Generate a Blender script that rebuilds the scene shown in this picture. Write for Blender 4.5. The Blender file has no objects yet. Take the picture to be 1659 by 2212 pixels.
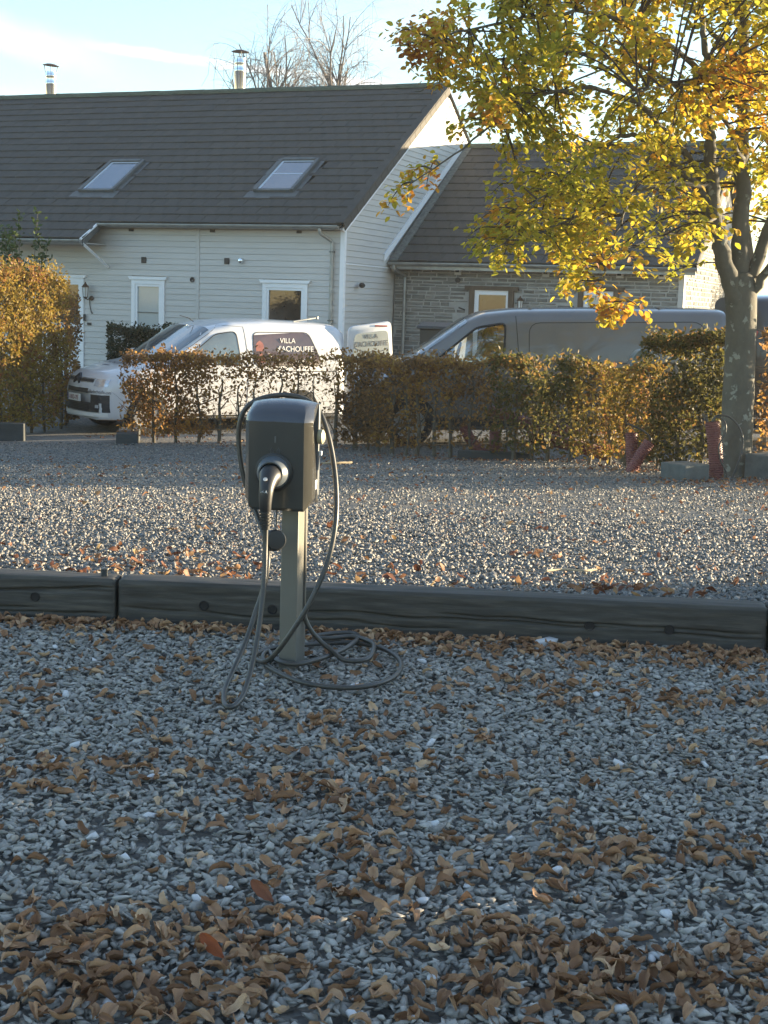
import bpy, bmesh, math, random
import numpy as np
from mathutils import Vector, Matrix, noise as mnoise

R = math.radians
SC = bpy.context.scene
COL = SC.collection
rng = np.random.default_rng(7)
random.seed(7)

# ------------------------------------------------------------------ camera
CAM_H = 1.23
cd = bpy.data.cameras.new('camera')
cam = bpy.data.objects.new('camera', cd)
COL.objects.link(cam)
cd.sensor_fit = 'AUTO'; cd.sensor_width = 36.0
cd.lens = 36.0 * 3064.0 / 2212.0
cd.clip_start = 0.05; cd.clip_end = 2000
cam.matrix_world = (Matrix.Translation((0, 0, CAM_H)) @ Matrix.Rotation(R(90 - 8.28), 4, 'X') @ Matrix.Rotation(R(1.8), 4, 'Z'))
SC.camera = cam

# ------------------------------------------------------------------ sky and sun
SUN_AZ, SUN_EL = 72.0, 4.9          # degrees right of the view direction, above the horizon
world = bpy.data.worlds.new('World'); SC.world = world; world.use_nodes = True
wn = world.node_tree.nodes; wl = world.node_tree.links
for n in list(wn): wn.remove(n)
w_out = wn.new('ShaderNodeOutputWorld'); w_bg = wn.new('ShaderNodeBackground')
sky = wn.new('ShaderNodeTexSky'); sky.sky_type = 'NISHITA'; sky.sun_disc = False
sky.sun_elevation = R(SUN_EL); sky.sun_rotation = R(SUN_AZ)
sky.altitude = 300; sky.air_density = 1.0; sky.dust_density = 0.15; sky.ozone_density = 2.2
w_tc = wn.new('ShaderNodeTexCoord')
def wmath(op, a, b=None, c=None):
    n = wn.new('ShaderNodeMath'); n.operation = op
    for i, v in enumerate((a, b, c)):
        if v is None: continue
        if isinstance(v, (int, float)): n.inputs[i].default_value = v
        else: wl.new(v, n.inputs[i])
    return n.outputs[0]
def wdot(vec):
    n = wn.new('ShaderNodeVectorMath'); n.operation = 'DOT_PRODUCT'
    wl.new(w_tc.outputs['Generated'], n.inputs[0]); n.inputs[1].default_value = vec
    return n.outputs['Value']
def wnoise(scale, detail=5, rough=0.6, stretch=(1, 1, 1)):
    m = wn.new('ShaderNodeMapping'); m.inputs['Scale'].default_value = stretch
    wl.new(w_tc.outputs['Generated'], m.inputs['Vector'])
    n = wn.new('ShaderNodeTexNoise'); n.inputs['Scale'].default_value = scale
    n.inputs['Detail'].default_value = detail; n.inputs['Roughness'].default_value = rough
    wl.new(m.outputs['Vector'], n.inputs['Vector']); return n.outputs['Fac']
def wramp(v, lo, hi):
    n = wn.new('ShaderNodeMapRange'); n.interpolation_type = 'SMOOTHSTEP'
    n.inputs['From Min'].default_value = lo; n.inputs['From Max'].default_value = hi
    wl.new(v, n.inputs['Value']); return n.outputs['Result']
# thin cirrus over the whole sky, and one vapour trail
cirrus = wramp(wnoise(2.6, 7, 0.62, (1.0, 1.6, 4.5)), 0.46, 0.76)
_da = Vector((-0.2145, 1.0, 0.1696)).normalized(); _db = Vector((-0.0818, 1.0, 0.1554)).normalized()
_nn = _da.cross(_db).normalized(); _al = (_db - _da).normalized()
off = wmath('ADD', wdot(_nn), wmath('MULTIPLY', wmath('SUBTRACT', wnoise(40, 4), 0.5), 0.006))
along = wdot(_al)
trail = wmath('MULTIPLY', wramp(wmath('ABSOLUTE', off), 0.0046, 0.0008), wramp(along, _da.dot(_al) - 0.01, _da.dot(_al) + 0.05))
trail = wmath('MULTIPLY', trail, wramp(along, _db.dot(_al) + 0.25, _db.dot(_al) + 0.08))
trail = wmath('MULTIPLY', trail, wramp(wnoise(28, 4), 0.2, 0.62))
_dc = Vector((-0.275, 1.0, 0.178)).normalized(); _dd = Vector((-0.186, 1.0, 0.150)).normalized()
_n2 = _dc.cross(_dd).normalized(); _a2 = (_dd - _dc).normalized()
off2 = wmath('ADD', wdot(_n2), wmath('MULTIPLY', wmath('SUBTRACT', wnoise(18, 4), 0.5), 0.02))
wisp = wmath('MULTIPLY', wramp(wmath('ABSOLUTE', off2), 0.017, 0.001), wramp(wdot(_a2), _dd.dot(_a2) + 0.02, _dd.dot(_a2) - 0.07))
trail = wmath('ADD', trail, wmath('MULTIPLY', wisp, 0.38))
cl = wmath('MINIMUM', wmath('ADD', wmath('MULTIPLY', cirrus, 0.30), wmath('MULTIPLY', trail, 0.8)), 0.8)
w_veil = wn.new('ShaderNodeMix'); w_veil.data_type = 'RGBA'; w_veil.inputs['Factor'].default_value = 0.16      # thin high veil over the whole sky
wl.new(sky.outputs['Color'], w_veil.inputs['A']); w_veil.inputs['B'].default_value = (1.05, 1.0, 1.05, 1)
w_mix = wn.new('ShaderNodeMix'); w_mix.data_type = 'RGBA'
wl.new(cl, w_mix.inputs['Factor']); wl.new(w_veil.outputs['Result'], w_mix.inputs['A'])
w_mix.inputs['B'].default_value = (2.3, 2.2, 2.1, 1)
wl.new(w_mix.outputs['Result'], w_bg.inputs['Color'])
w_bg.inputs['Strength'].default_value = 0.15
wl.new(w_bg.outputs['Background'], w_out.inputs['Surface'])

sd = bpy.data.lights.new('sun', 'SUN'); sun = bpy.data.objects.new('sun', sd); COL.objects.link(sun)
sd.energy = 4.6; sd.angle = R(0.55); sd.color = (1.0, 0.80, 0.52)
_s = Vector((math.sin(R(SUN_AZ)) * math.cos(R(SUN_EL)), math.cos(R(SUN_AZ)) * math.cos(R(SUN_EL)), math.sin(R(SUN_EL))))
sun.rotation_euler = _s.to_track_quat('Z', 'Y').to_euler(); sun.location = _s * 60
SC.view_settings.view_transform = 'Standard'; SC.view_settings.look = 'None'
SC.view_settings.gamma = 1.0; SC.view_settings.use_curve_mapping = False
SC.view_settings.exposure = 2.3

# ------------------------------------------------------------------ helpers
def tag(o, label=None, cat=None, group=None, kind=None):
    if label: o['label'] = label
    if cat: o['category'] = cat
    if group: o['group'] = group
    if kind: o['kind'] = kind
    return o
def link(name, data, parent=None, mat=None, loc=None, rot=None):
    o = bpy.data.objects.new(name, data); COL.objects.link(o)
    if parent is not None: o.parent = parent
    if mat is not None and data is not None:
        data.materials.clear(); data.materials.append(mat)
    if loc is not None: o.location = loc
    if rot is not None: o.rotation_euler = rot
    return o
def empty(name, loc=(0, 0, 0), rz=0.0, rx=0.0, ry=0.0):
    o = bpy.data.objects.new(name, None); COL.objects.link(o)
    o.empty_display_size = 0.2
    o.location = loc; o.rotation_euler = (rx, ry, rz); return o
def np_mesh(name, V, F, smooth=False):
    V = np.asarray(V, np.float32); F = np.asarray(F, np.int32)
    me = bpy.data.meshes.new(name); k = F.shape[1]; m = len(F)
    me.vertices.add(len(V)); me.vertices.foreach_set('co', V.ravel())
    me.loops.add(m * k); me.loops.foreach_set('vertex_index', F.ravel())
    me.polygons.add(m); me.polygons.foreach_set('loop_start', np.arange(0, m * k, k, dtype=np.int32))
    if smooth: me.polygons.foreach_set('use_smooth', np.ones(m, bool))
    me.update(calc_edges=True); me.validate(); return me
class MB:
    """collects faces, builds one mesh object"""
    def __init__(s): s.v = []; s.f = []
    def quad(s, a, b, c, d):
        n = len(s.v); s.v += [tuple(a), tuple(b), tuple(c), tuple(d)]; s.f.append((n, n+1, n+2, n+3)); return s
    def poly(s, pts):
        n = len(s.v); s.v += [tuple(p) for p in pts]; s.f.append(tuple(range(n, n+len(pts)))); return s
    def hexa(s, p):
        n = len(s.v); s.v += [tuple(q) for q in p]
        for f in ((0,3,2,1),(4,5,6,7),(0,1,5,4),(1,2,6,5),(2,3,7,6),(3,0,4,7)): s.f.append(tuple(n+i for i in f))
        return s
    def box(s, x0, x1, y0, y1, z0, z1, mtx=None):
        p = [(x0,y0,z0),(x1,y0,z0),(x1,y1,z0),(x0,y1,z0),(x0,y0,z1),(x1,y0,z1),(x1,y1,z1),(x0,y1,z1)]
        if mtx is not None: p = [tuple(mtx @ Vector(q)) for q in p]
        return s.hexa(p)
    def prism(s, pts, d):
        n = len(s.v); k = len(pts); d = Vector(d)
        s.v += [tuple(p) for p in pts] + [tuple(Vector(p) + d) for p in pts]
        s.f.append(tuple(range(n, n+k))); s.f.append(tuple(range(n+2*k-1, n+k-1, -1)))
        for i in range(k): s.f.append((n+i, n+k+i, n+k+(i+1) % k, n+(i+1) % k))
        return s
    def tube(s, pts, rad, n=8, cap=True, squash=None):
        pts = [Vector(p) for p in pts]
        if isinstance(rad, (int, float)): rad = [rad]*len(pts)
        base = len(s.v); up = None
        for i, p in enumerate(pts):
            t = (pts[min(i+1, len(pts)-1)] - pts[max(i-1, 0)])
            t = t.normalized() if t.length > 1e-9 else Vector((0, 0, 1))
            if up is None:
                up = Vector((0, 0, 1)) if abs(t.z) < 0.9 else Vector((1, 0, 0))
            a = t.cross(up)
            if a.length < 1e-6: a = t.cross(Vector((0.3, 1, 0.2)))
            a.normalize(); b = a.cross(t).normalized(); up = b
            for k in range(n):
                w = 2*math.pi*k/n; s.v.append(tuple(p + (a*math.cos(w) + b*math.sin(w)) * rad[i]))
        for i in range(len(pts)-1):
            for k in range(n):
                q = base + i*n
                s.f.append((q+k, q+(k+1) % n, q+n+(k+1) % n, q+n+k))
        if cap:
            s.f.append(tuple(base+k for k in range(n))[::-1]); e = base+(len(pts)-1)*n
            s.f.append(tuple(e+k for k in range(n)))
        return s
    def lathe(s, prof, n=20, mtx=None):
        base = len(s.v)
        for r, z in prof:
            for k in range(n):
                w = 2*math.pi*k/n; p = Vector((r*math.cos(w), r*math.sin(w), z))
                s.v.append(tuple(mtx @ p if mtx is not None else p))
        for i in range(len(prof)-1):
            for k in range(n):
                q = base+i*n; s.f.append((q+k, q+(k+1) % n, q+n+(k+1) % n, q+n+k))
        s.f.append(tuple(base+k for k in range(n))[::-1]); e = base+(len(prof)-1)*n
        s.f.append(tuple(e+k for k in range(n))); return s
    def mesh(s, name, bevel=0, smooth=None, seg=2, recalc=True):
        me = bpy.data.meshes.new(name); me.from_pydata(s.v, [], s.f); me.update()
        if recalc or bevel:
            bm = bmesh.new(); bm.from_mesh(me)
            if recalc: bmesh.ops.recalc_face_normals(bm, faces=bm.faces)
            if bevel:
                es = [e for e in bm.edges if len(e.link_faces) == 2 and e.calc_face_angle(0) > 0.5]
                bmesh.ops.bevel(bm, geom=es, offset=bevel, segments=seg, affect='EDGES', profile=0.5)
            bm.to_mesh(me); bm.free()
        if smooth:
            me.shade_smooth(); me.set_sharp_from_angle(angle=R(smooth))
        return me
    def build(s, name, mat, parent=None, bevel=0, smooth=None, loc=None, rot=None, seg=2, recalc=True):
        return link(name, s.mesh(name, bevel, smooth, seg, recalc), parent, mat, loc, rot)
def spline(pts, k=6):
    """Catmull-Rom through points"""
    P = [Vector(p) for p in pts]; out = []
    for i in range(len(P)-1):
        a = P[max(i-1, 0)]; b = P[i]; c = P[i+1]; d = P[min(i+2, len(P)-1)]
        for j in range(k):
            t = j/k
            out.append(0.5*((2*b)+(c-a)*t+(2*a-5*b+4*c-d)*t*t+(3*b-a-3*c+d)*t**3))
    out.append(P[-1]); return out
def text(name, s, size, mat, parent, mtx, align='LEFT', shear=0.0, sx=1.0, ext=0.0008):
    cu = bpy.data.curves.new(name, 'FONT'); cu.body = s; cu.size = size; cu.align_x = align
    cu.shear = shear; cu.extrude = ext; cu.resolution_u = 3
    t = bpy.data.objects.new(name, cu); COL.objects.link(t)
    me = bpy.data.meshes.new_from_object(t); bpy.data.objects.remove(t)
    o = link(name, me, parent, mat); o.matrix_local = mtx @ Matrix.Diagonal((sx, 1, 1, 1)); return o

# ------------------------------------------------------------------ materials
def mat_base(name):
    m = bpy.data.materials.new(name); m.use_nodes = True
    nt = m.node_tree; b = nt.nodes['Principled BSDF']; return m, nt, b
def nnode(nt, t, **kw):
    n = nt.nodes.new(t)
    for k, v in kw.items():
        if k in n.inputs: n.inputs[k].default_value = v
        else: setattr(n, k, v)
    return n
def ramp(nt, fac, stops):
    r = nt.nodes.new('ShaderNodeValToRGB'); e = r.color_ramp.elements
    while len(e) < len(stops): e.new(0.5)
    for i, (p, c) in enumerate(stops): e[i].position = p; e[i].color = (*c, 1)
    nt.links.new(fac, r.inputs['Fac']); return r.outputs['Color']
def M(name, col, rough=0.6, metal=0.0, var=0.12, scale=6.0, bump=0.0, bscale=40.0, spec=0.5, coat=0.0, vary=0.0,
      stretch=(1, 1, 1), col2=None, spots=None):
    m, nt, b = mat_base(name); L = nt.links
    tc = nnode(nt, 'ShaderNodeTexCoord'); mp = nnode(nt, 'ShaderNodeMapping', Scale=stretch)
    L.new(tc.outputs['Object'], mp.inputs['Vector'])
    nz = nnode(nt, 'ShaderNodeTexNoise', Scale=scale, Detail=6.0, Roughness=0.6); L.new(mp.outputs['Vector'], nz.inputs['Vector'])
    c = Vector(col); c2 = Vector(col2) if col2 else c*(1+var); c1 = c if col2 else c*(1-var)
    out = ramp(nt, nz.outputs['Fac'], [(0.3, c1), (0.7, c2)])
    if spots:
        sc, th, sc_col = spots
        n2 = nnode(nt, 'ShaderNodeTexNoise', Scale=sc, Detail=3.0); L.new(tc.outputs['Object'], n2.inputs['Vector'])
        mr = nnode(nt, 'ShaderNodeMapRange'); mr.inputs['From Min'].default_value = th; mr.inputs['From Max'].default_value = th+0.05
        L.new(n2.outputs['Fac'], mr.inputs['Value'])
        mx = nnode(nt, 'ShaderNodeMix', data_type='RGBA'); L.new(mr.outputs['Result'], mx.inputs['Factor'])
        L.new(out, mx.inputs['A']); mx.inputs['B'].default_value = (*sc_col, 1); out = mx.outputs['Result']
    if vary:
        oi = nnode(nt, 'ShaderNodeObjectInfo'); gi = nnode(nt, 'ShaderNodeNewGeometry')
        ad = nnode(nt, 'ShaderNodeMath', operation='ADD'); L.new(oi.outputs['Random'], ad.inputs[0]); L.new(gi.outputs['Random Per Island'], ad.inputs[1])
        fr = nnode(nt, 'ShaderNodeMath', operation='FRACT'); L.new(ad.outputs[0], fr.inputs[0])
        mr = nnode(nt, 'ShaderNodeMapRange'); mr.inputs['To Min'].default_value = 1-vary; mr.inputs['To Max'].default_value = 1+vary
        L.new(fr.outputs[0], mr.inputs['Value'])
        vm = nnode(nt, 'ShaderNodeVectorMath', operation='SCALE'); L.new(out, vm.inputs[0]); L.new(mr.outputs['Result'], vm.inputs['Scale'])
        out = vm.outputs['Vector']
    L.new(out, b.inputs['Base Color'])
    b.inputs['Roughness'].default_value = rough; b.inputs['Metallic'].default_value = metal
    b.inputs['Specular IOR Level'].default_value = spec; b.inputs['Coat Weight'].default_value = coat
    if coat: b.inputs['Coat Roughness'].default_value = 0.04
    if bump:
        n3 = nnode(nt, 'ShaderNodeTexNoise', Scale=bscale, Detail=5.0); L.new(mp.outputs['Vector'], n3.inputs['Vector'])
        bp = nnode(nt, 'ShaderNodeBump', Strength=bump, Distance=0.01); L.new(n3.outputs['Fac'], bp.inputs['Height'])
        L.new(bp.outputs['Normal'], b.inputs['Normal'])
    return m
def leafmat(name, stops, transl=0.45, rough=0.55, nscale=0.6, nmix=0.5, tgain=1.25, turn=None):
    """leaf colours picked per leaf, drifting over the plant; thin, so light passes through"""
    m, nt, b = mat_base(name); L = nt.links
    gi = nnode(nt, 'ShaderNodeNewGeometry'); oi = nnode(nt, 'ShaderNodeObjectInfo')
    nz = nnode(nt, 'ShaderNodeTexNoise', Scale=nscale, Detail=2.0); L.new(gi.outputs['Position'], nz.inputs['Vector'])
    mr = nnode(nt, 'ShaderNodeMapRange'); mr.inputs['From Min'].default_value = 0.3; mr.inputs['From Max'].default_value = 0.7
    L.new(nz.outputs['Fac'], mr.inputs['Value'])
    ad = nnode(nt, 'ShaderNodeMath', operation='ADD'); L.new(oi.outputs['Random'], ad.inputs[0]); L.new(gi.outputs['Random Per Island'], ad.inputs[1])
    fr = nnode(nt, 'ShaderNodeMath', operation='FRACT'); L.new(ad.outputs[0], fr.inputs[0])
    mx = nnode(nt, 'ShaderNodeMix'); mx.inputs['Factor'].default_value = nmix
    L.new(fr.outputs[0], mx.inputs['A']); L.new(mr.outputs['Result'], mx.inputs['B'])
    val = mx.outputs['Result']
    if turn:                                          # outer shoots turn colour first
        sx = nnode(nt, 'ShaderNodeSeparateXYZ'); ob = nnode(nt, 'ShaderNodeTexCoord'); L.new(ob.outputs['Object'], sx.inputs['Vector'])
        tm = nnode(nt, 'ShaderNodeMapRange'); tm.inputs['From Min'].default_value = turn[0]; tm.inputs['From Max'].default_value = turn[1]
        tm.inputs['To Min'].default_value = turn[2]; tm.inputs['To Max'].default_value = 0.0; L.new(sx.outputs['X'], tm.inputs['Value'])
        av = nnode(nt, 'ShaderNodeMath', operation='ADD'); L.new(val, av.inputs[0]); L.new(tm.outputs['Result'], av.inputs[1]); val = av.outputs[0]
    c = ramp(nt, val, stops)
    tcn = nnode(nt, 'ShaderNodeTexCoord'); n2 = nnode(nt, 'ShaderNodeTexNoise', Scale=45.0, Detail=3.0); L.new(tcn.outputs['Object'], n2.inputs['Vector'])
    mv = nnode(nt, 'ShaderNodeMapRange'); mv.inputs['To Min'].default_value = 0.65; mv.inputs['To Max'].default_value = 1.35
    L.new(n2.outputs['Fac'], mv.inputs['Value'])
    vs = nnode(nt, 'ShaderNodeVectorMath', operation='SCALE'); L.new(c, vs.inputs[0]); L.new(mv.outputs['Result'], vs.inputs['Scale'])
    L.new(vs.outputs['Vector'], b.inputs['Base Color']); b.inputs['Roughness'].default_value = rough
    b.inputs['Specular IOR Level'].default_value = 0.35
    tr = nnode(nt, 'ShaderNodeBsdfTranslucent'); ts = nnode(nt, 'ShaderNodeVectorMath', operation='SCALE'); ts.inputs['Scale'].default_value = tgain
    L.new(vs.outputs['Vector'], ts.inputs[0]); L.new(ts.outputs['Vector'], tr.inputs['Color'])
    bp = nnode(nt, 'ShaderNodeBump', Strength=0.35, Distance=0.004); L.new(n2.outputs['Fac'], bp.inputs['Height']); L.new(bp.outputs['Normal'], b.inputs['Normal'])
    ms = nnode(nt, 'ShaderNodeMixShader'); ms.inputs['Fac'].default_value = transl
    L.new(b.outputs['BSDF'], ms.inputs[1]); L.new(tr.outputs['BSDF'], ms.inputs[2])
    L.new(ms.outputs['Shader'], nt.nodes['Material Output'].inputs['Surface']); return m
def glassmat(name, col=(0.9, 0.95, 0.95), mix=0.75):
    """thin pane: mostly see-through with a mirror reflection"""
    m, nt, b = mat_base(name); L = nt.links
    tr = nnode(nt, 'ShaderNodeBsdfTransparent'); tr.inputs['Color'].default_value = (*col, 1)
    gl = nnode(nt, 'ShaderNodeBsdfGlossy'); gl.inputs['Roughness'].default_value = 0.02
    fs = nnode(nt, 'ShaderNodeFresnel', IOR=1.5)
    ma = nnode(nt, 'ShaderNodeMath', operation='MULTIPLY_ADD'); ma.inputs[1].default_value = 1.3; ma.inputs[2].default_value = 1-mix-0.15
    L.new(fs.outputs[0], ma.inputs[0])
    ms = nnode(nt, 'ShaderNodeMixShader'); L.new(ma.outputs[0], ms.inputs['Fac'])
    L.new(tr.outputs[0], ms.inputs[1]); L.new(gl.outputs[0], ms.inputs[2])
    L.new(ms.outputs['Shader'], nt.nodes['Material Output'].inputs['Surface']); return m

m_siding = M('painted_siding', (0.52, 0.505, 0.475), 0.62, var=0.05, scale=3, vary=0.035, bump=0.08, bscale=30, stretch=(0.6, 0.6, 6))
m_white = M('white_paint', (0.78, 0.79, 0.80), 0.45, var=0.03, scale=4)
m_zinc = M('weathered_zinc', (0.30, 0.305, 0.29), 0.45, 0.55, var=0.2, scale=5)
m_tile = M('concrete_roof_tile', (0.055, 0.049, 0.040), 0.75, var=0.18, scale=5, vary=0.07, bump=0.25, bscale=50, spots=(26, 0.71, (0.22, 0.22, 0.19)))
m_ridge = M('mossy_ridge_tile', (0.085, 0.095, 0.065), 0.85, var=0.35, scale=14, bump=0.4, bscale=40, vary=0.1)
m_steel = M('stainless_flue', (0.72, 0.74, 0.76), 0.16, 1.0, var=0.04)
m_lead = M('grey_flashing', (0.12, 0.125, 0.12), 0.5, 0.3, var=0.2)
m_dark = M('dark_plastic', (0.018, 0.018, 0.018), 0.5, var=0.2)
m_mortar = M('pale_mortar', (0.36, 0.355, 0.33), 0.9, var=0.18, scale=6, bump=0.4, bscale=80)
m_stone = M('grey_slate_stone', (0.195, 0.19, 0.172), 0.85, var=0.3, scale=5, vary=0.26, bump=0.5, bscale=30, stretch=(1, 1, 3))
m_wood = M('old_oak', (0.105, 0.075, 0.05), 0.75, var=0.3, scale=9, stretch=(1, 1, 0.2), bump=0.3)
m_frost = M('blind_behind_glass', (0.36, 0.42, 0.43), 0.12, var=0.06, scale=1.5, coat=0.6)
m_pane = M('dark_window_glass', (0.035, 0.03, 0.026), 0.03, var=0.2, spec=0.9)
m_skypane = M('roof_window_glass', (0.10, 0.125, 0.16), 0.03, var=0.1, spec=1.0, coat=1.0)
m_lining = M('pale_blind_lining', (0.55, 0.60, 0.66), 0.5, var=0.03)
m_copper = M('copper_lantern', (0.12, 0.08, 0.06), 0.45, 0.6, var=0.25)
m_vent = M('brown_vent', (0.045, 0.035, 0.03), 0.6, var=0.2)
m_frosty = M('lantern_glass', (0.62, 0.64, 0.62), 0.15, var=0.05)
m_white_car = M('white_car_paint', (0.60, 0.61, 0.63), 0.28, var=0.03, scale=2, coat=0.7)
m_grey_car = M('grey_car_paint', (0.14, 0.137, 0.132), 0.32, 0.2, var=0.06, scale=2, coat=0.8)
m_car_glass = M('car_privacy_glass', (0.03, 0.032, 0.034), 0.03, var=0.1, spec=0.9, coat=0.5)
m_wind = M('windscreen_glass', (0.11, 0.14, 0.155), 0.04, var=0.25, scale=1.2, spec=1.0, coat=0.8)
m_clear = glassmat('clear_glass', mix=0.62)
m_seam = M('panel_gap', (0.012, 0.012, 0.013), 0.7)
m_tyre = M('tyre_rubber', (0.016, 0.016, 0.016), 0.8, var=0.2, bump=0.2)
m_rim = M('alloy_rim', (0.42, 0.42, 0.43), 0.35, 0.8, var=0.08)
m_bump = M('bumper_plastic', (0.022, 0.022, 0.024), 0.55, var=0.15, bump=0.15, bscale=200)
m_chrome = M('chrome_trim', (0.7, 0.7, 0.71), 0.12, 1.0)
m_lamp = M('headlamp_lens', (0.55, 0.57, 0.60), 0.08, 0.3, var=0.3, scale=12, coat=1.0)
m_red = M('red_lens', (0.32, 0.05, 0.04), 0.25, var=0.1, coat=0.5)
m_plate = M('number_plate', (0.72, 0.72, 0.70), 0.4, var=0.04)
m_ink = M('plate_red_ink', (0.20, 0.02, 0.03), 0.5)
m_print = M('grey_print', (0.10, 0.10, 0.11), 0.5)
m_wprint = M('white_print', (0.75, 0.75, 0.73), 0.5)
m_picture = M('printed_window_film', (0.045, 0.04, 0.045), 0.12, scale=2.2, var=0.5, coat=0.7, col2=(0.12, 0.075, 0.07))
m_film = M('pale_window_film', (0.40, 0.43, 0.40), 0.25, scale=3.0, var=0.12, coat=0.5)
m_seat = M('seat_cloth', (0.045, 0.05, 0.055), 0.85, var=0.2)
m_light_cloth = M('pale_interior', (0.5, 0.52, 0.5), 0.6)
m_bin = M('bin_plastic', (0.035, 0.034, 0.03), 0.5, var=0.15)
m_box = M('charger_gloss', (0.055, 0.053, 0.045), 0.16, var=0.1, coat=0.6)
m_cap = M('charger_lid', (0.050, 0.055, 0.065), 0.24, var=0.08, coat=0.4)
m_post = M('charger_post_paint', (0.19, 0.183, 0.155), 0.42, 0.2, var=0.06, scale=8)
m_sock = M('socket_grey', (0.10, 0.115, 0.13), 0.38, var=0.08)
m_plug = M('plug_black', (0.022, 0.022, 0.022), 0.42, var=0.1)
m_cable = M('cable_black', (0.055, 0.052, 0.045), 0.38, var=0.15, scale=20)
m_knob = M('pale_knob', (0.45, 0.42, 0.28), 0.4, var=0.08)
m_sticker = M('white_sticker', (0.75, 0.76, 0.78), 0.4, var=0.03)
m_icon = M('grey_icon', (0.12, 0.12, 0.115), 0.4)
m_duct = M('red_duct', (0.17, 0.055, 0.05), 0.5, var=0.18, scale=9)
m_concrete = M('dark_concrete', (0.10, 0.11, 0.105), 0.85, var=0.25, scale=9, bump=0.35, bscale=60)
m_oldpost = M('tarred_block', (0.045, 0.05, 0.05), 0.75, var=0.25, scale=8, bump=0.4, bscale=40, stretch=(0.3, 1, 1))
m_metalbox = M('green_grey_metal', (0.12, 0.15, 0.14), 0.35, 0.2, var=0.1)
m_bark = M('beech_bark', (0.105, 0.10, 0.08), 0.85, var=0.3, scale=5, bump=0.6, bscale=22, spots=(11, 0.62, (0.24, 0.25, 0.21)), stretch=(1, 1, 0.6))
m_twig = M('twig_bark', (0.06, 0.045, 0.034), 0.85, var=0.25, scale=12)
m_stem = M('hedge_stem_bark', (0.11, 0.095, 0.07), 0.85, var=0.3, scale=16, bump=0.4)
m_birch = M('bare_birch_bark', (0.17, 0.15, 0.14), 0.85, var=0.3, scale=6)
m_stick = M('dry_stick', (0.42, 0.34, 0.22), 0.8, var=0.15)
m_plank = M('grey_planks', (0.22, 0.19, 0.15), 0.8, var=0.25, scale=9, stretch=(0.2, 1, 1))

m_tleaf = leafmat('beech_tree_leaves', [(0.05, (0.17, 0.19, 0.028)), (0.34, (0.28, 0.27, 0.03)), (0.53, (0.40, 0.34, 0.035)), (0.68, (0.48, 0.34, 0.035)), (0.84, (0.46, 0.22, 0.03)), (0.98, (0.30, 0.11, 0.025))], 0.55, nscale=0.75, nmix=0.55, tgain=1.5, turn=(-3.7, -2.4, 0.28))
m_hcopper = leafmat('copper_hedge_leaves', [(0.05, (0.08, 0.05, 0.024)), (0.35, (0.155, 0.09, 0.038)), (0.6, (0.24, 0.13, 0.045)), (0.8, (0.32, 0.20, 0.045)), (0.97, (0.22, 0.07, 0.04))], 0.5, nscale=1.2, nmix=0.4, tgain=1.9)
m_hgreen = leafmat('green_brown_hedge_leaves', [(0.05, (0.05, 0.045, 0.018)), (0.4, (0.075, 0.075, 0.022)), (0.6, (0.12, 0.10, 0.026)), (0.8, (0.17, 0.09, 0.03)), (0.97, (0.30, 0.19, 0.045))], 0.5, nscale=1.2, nmix=0.4, tgain=1.9)
m_hyellow = leafmat('golden_hedge_leaves', [(0.05, (0.10, 0.06, 0.022)), (0.3, (0.19, 0.14, 0.03)), (0.55, (0.30, 0.22, 0.04)), (0.75, (0.27, 0.14, 0.045)), (0.97, (0.19, 0.075, 0.04))], 0.42, nscale=1.6, nmix=0.45)
m_laurel = leafmat('laurel_leaves', [(0.1, (0.03, 0.05, 0.014)), (0.6, (0.055, 0.085, 0.02)), (0.95, (0.09, 0.11, 0.025))], 0.25)
m_dgreen = leafmat('dark_green_leaves', [(0.1, (0.016, 0.026, 0.012)), (0.6, (0.028, 0.045, 0.018)), (0.95, (0.05, 0.06, 0.02))], 0.2)
m_litter = leafmat('dry_brown_leaves', [(0.05, (0.16, 0.08, 0.04)), (0.4, (0.31, 0.17, 0.088)), (0.7, (0.43, 0.26, 0.145)), (0.95, (0.58, 0.41, 0.25))], 0.12, rough=0.7, nscale=3.0, nmix=0.25)
m_redlitter = leafmat('red_brown_leaves', [(0.05, (0.11, 0.045, 0.028)), (0.4, (0.22, 0.09, 0.045)), (0.7, (0.30, 0.16, 0.075)), (0.95, (0.40, 0.27, 0.12))], 0.25, rough=0.6, nscale=3.0, nmix=0.25)
m_orange = leafmat('orange_leaf', [(0.1, (0.28, 0.07, 0.018)), (0.9, (0.34, 0.10, 0.02))], 0.2, nmix=0.2)

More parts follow.
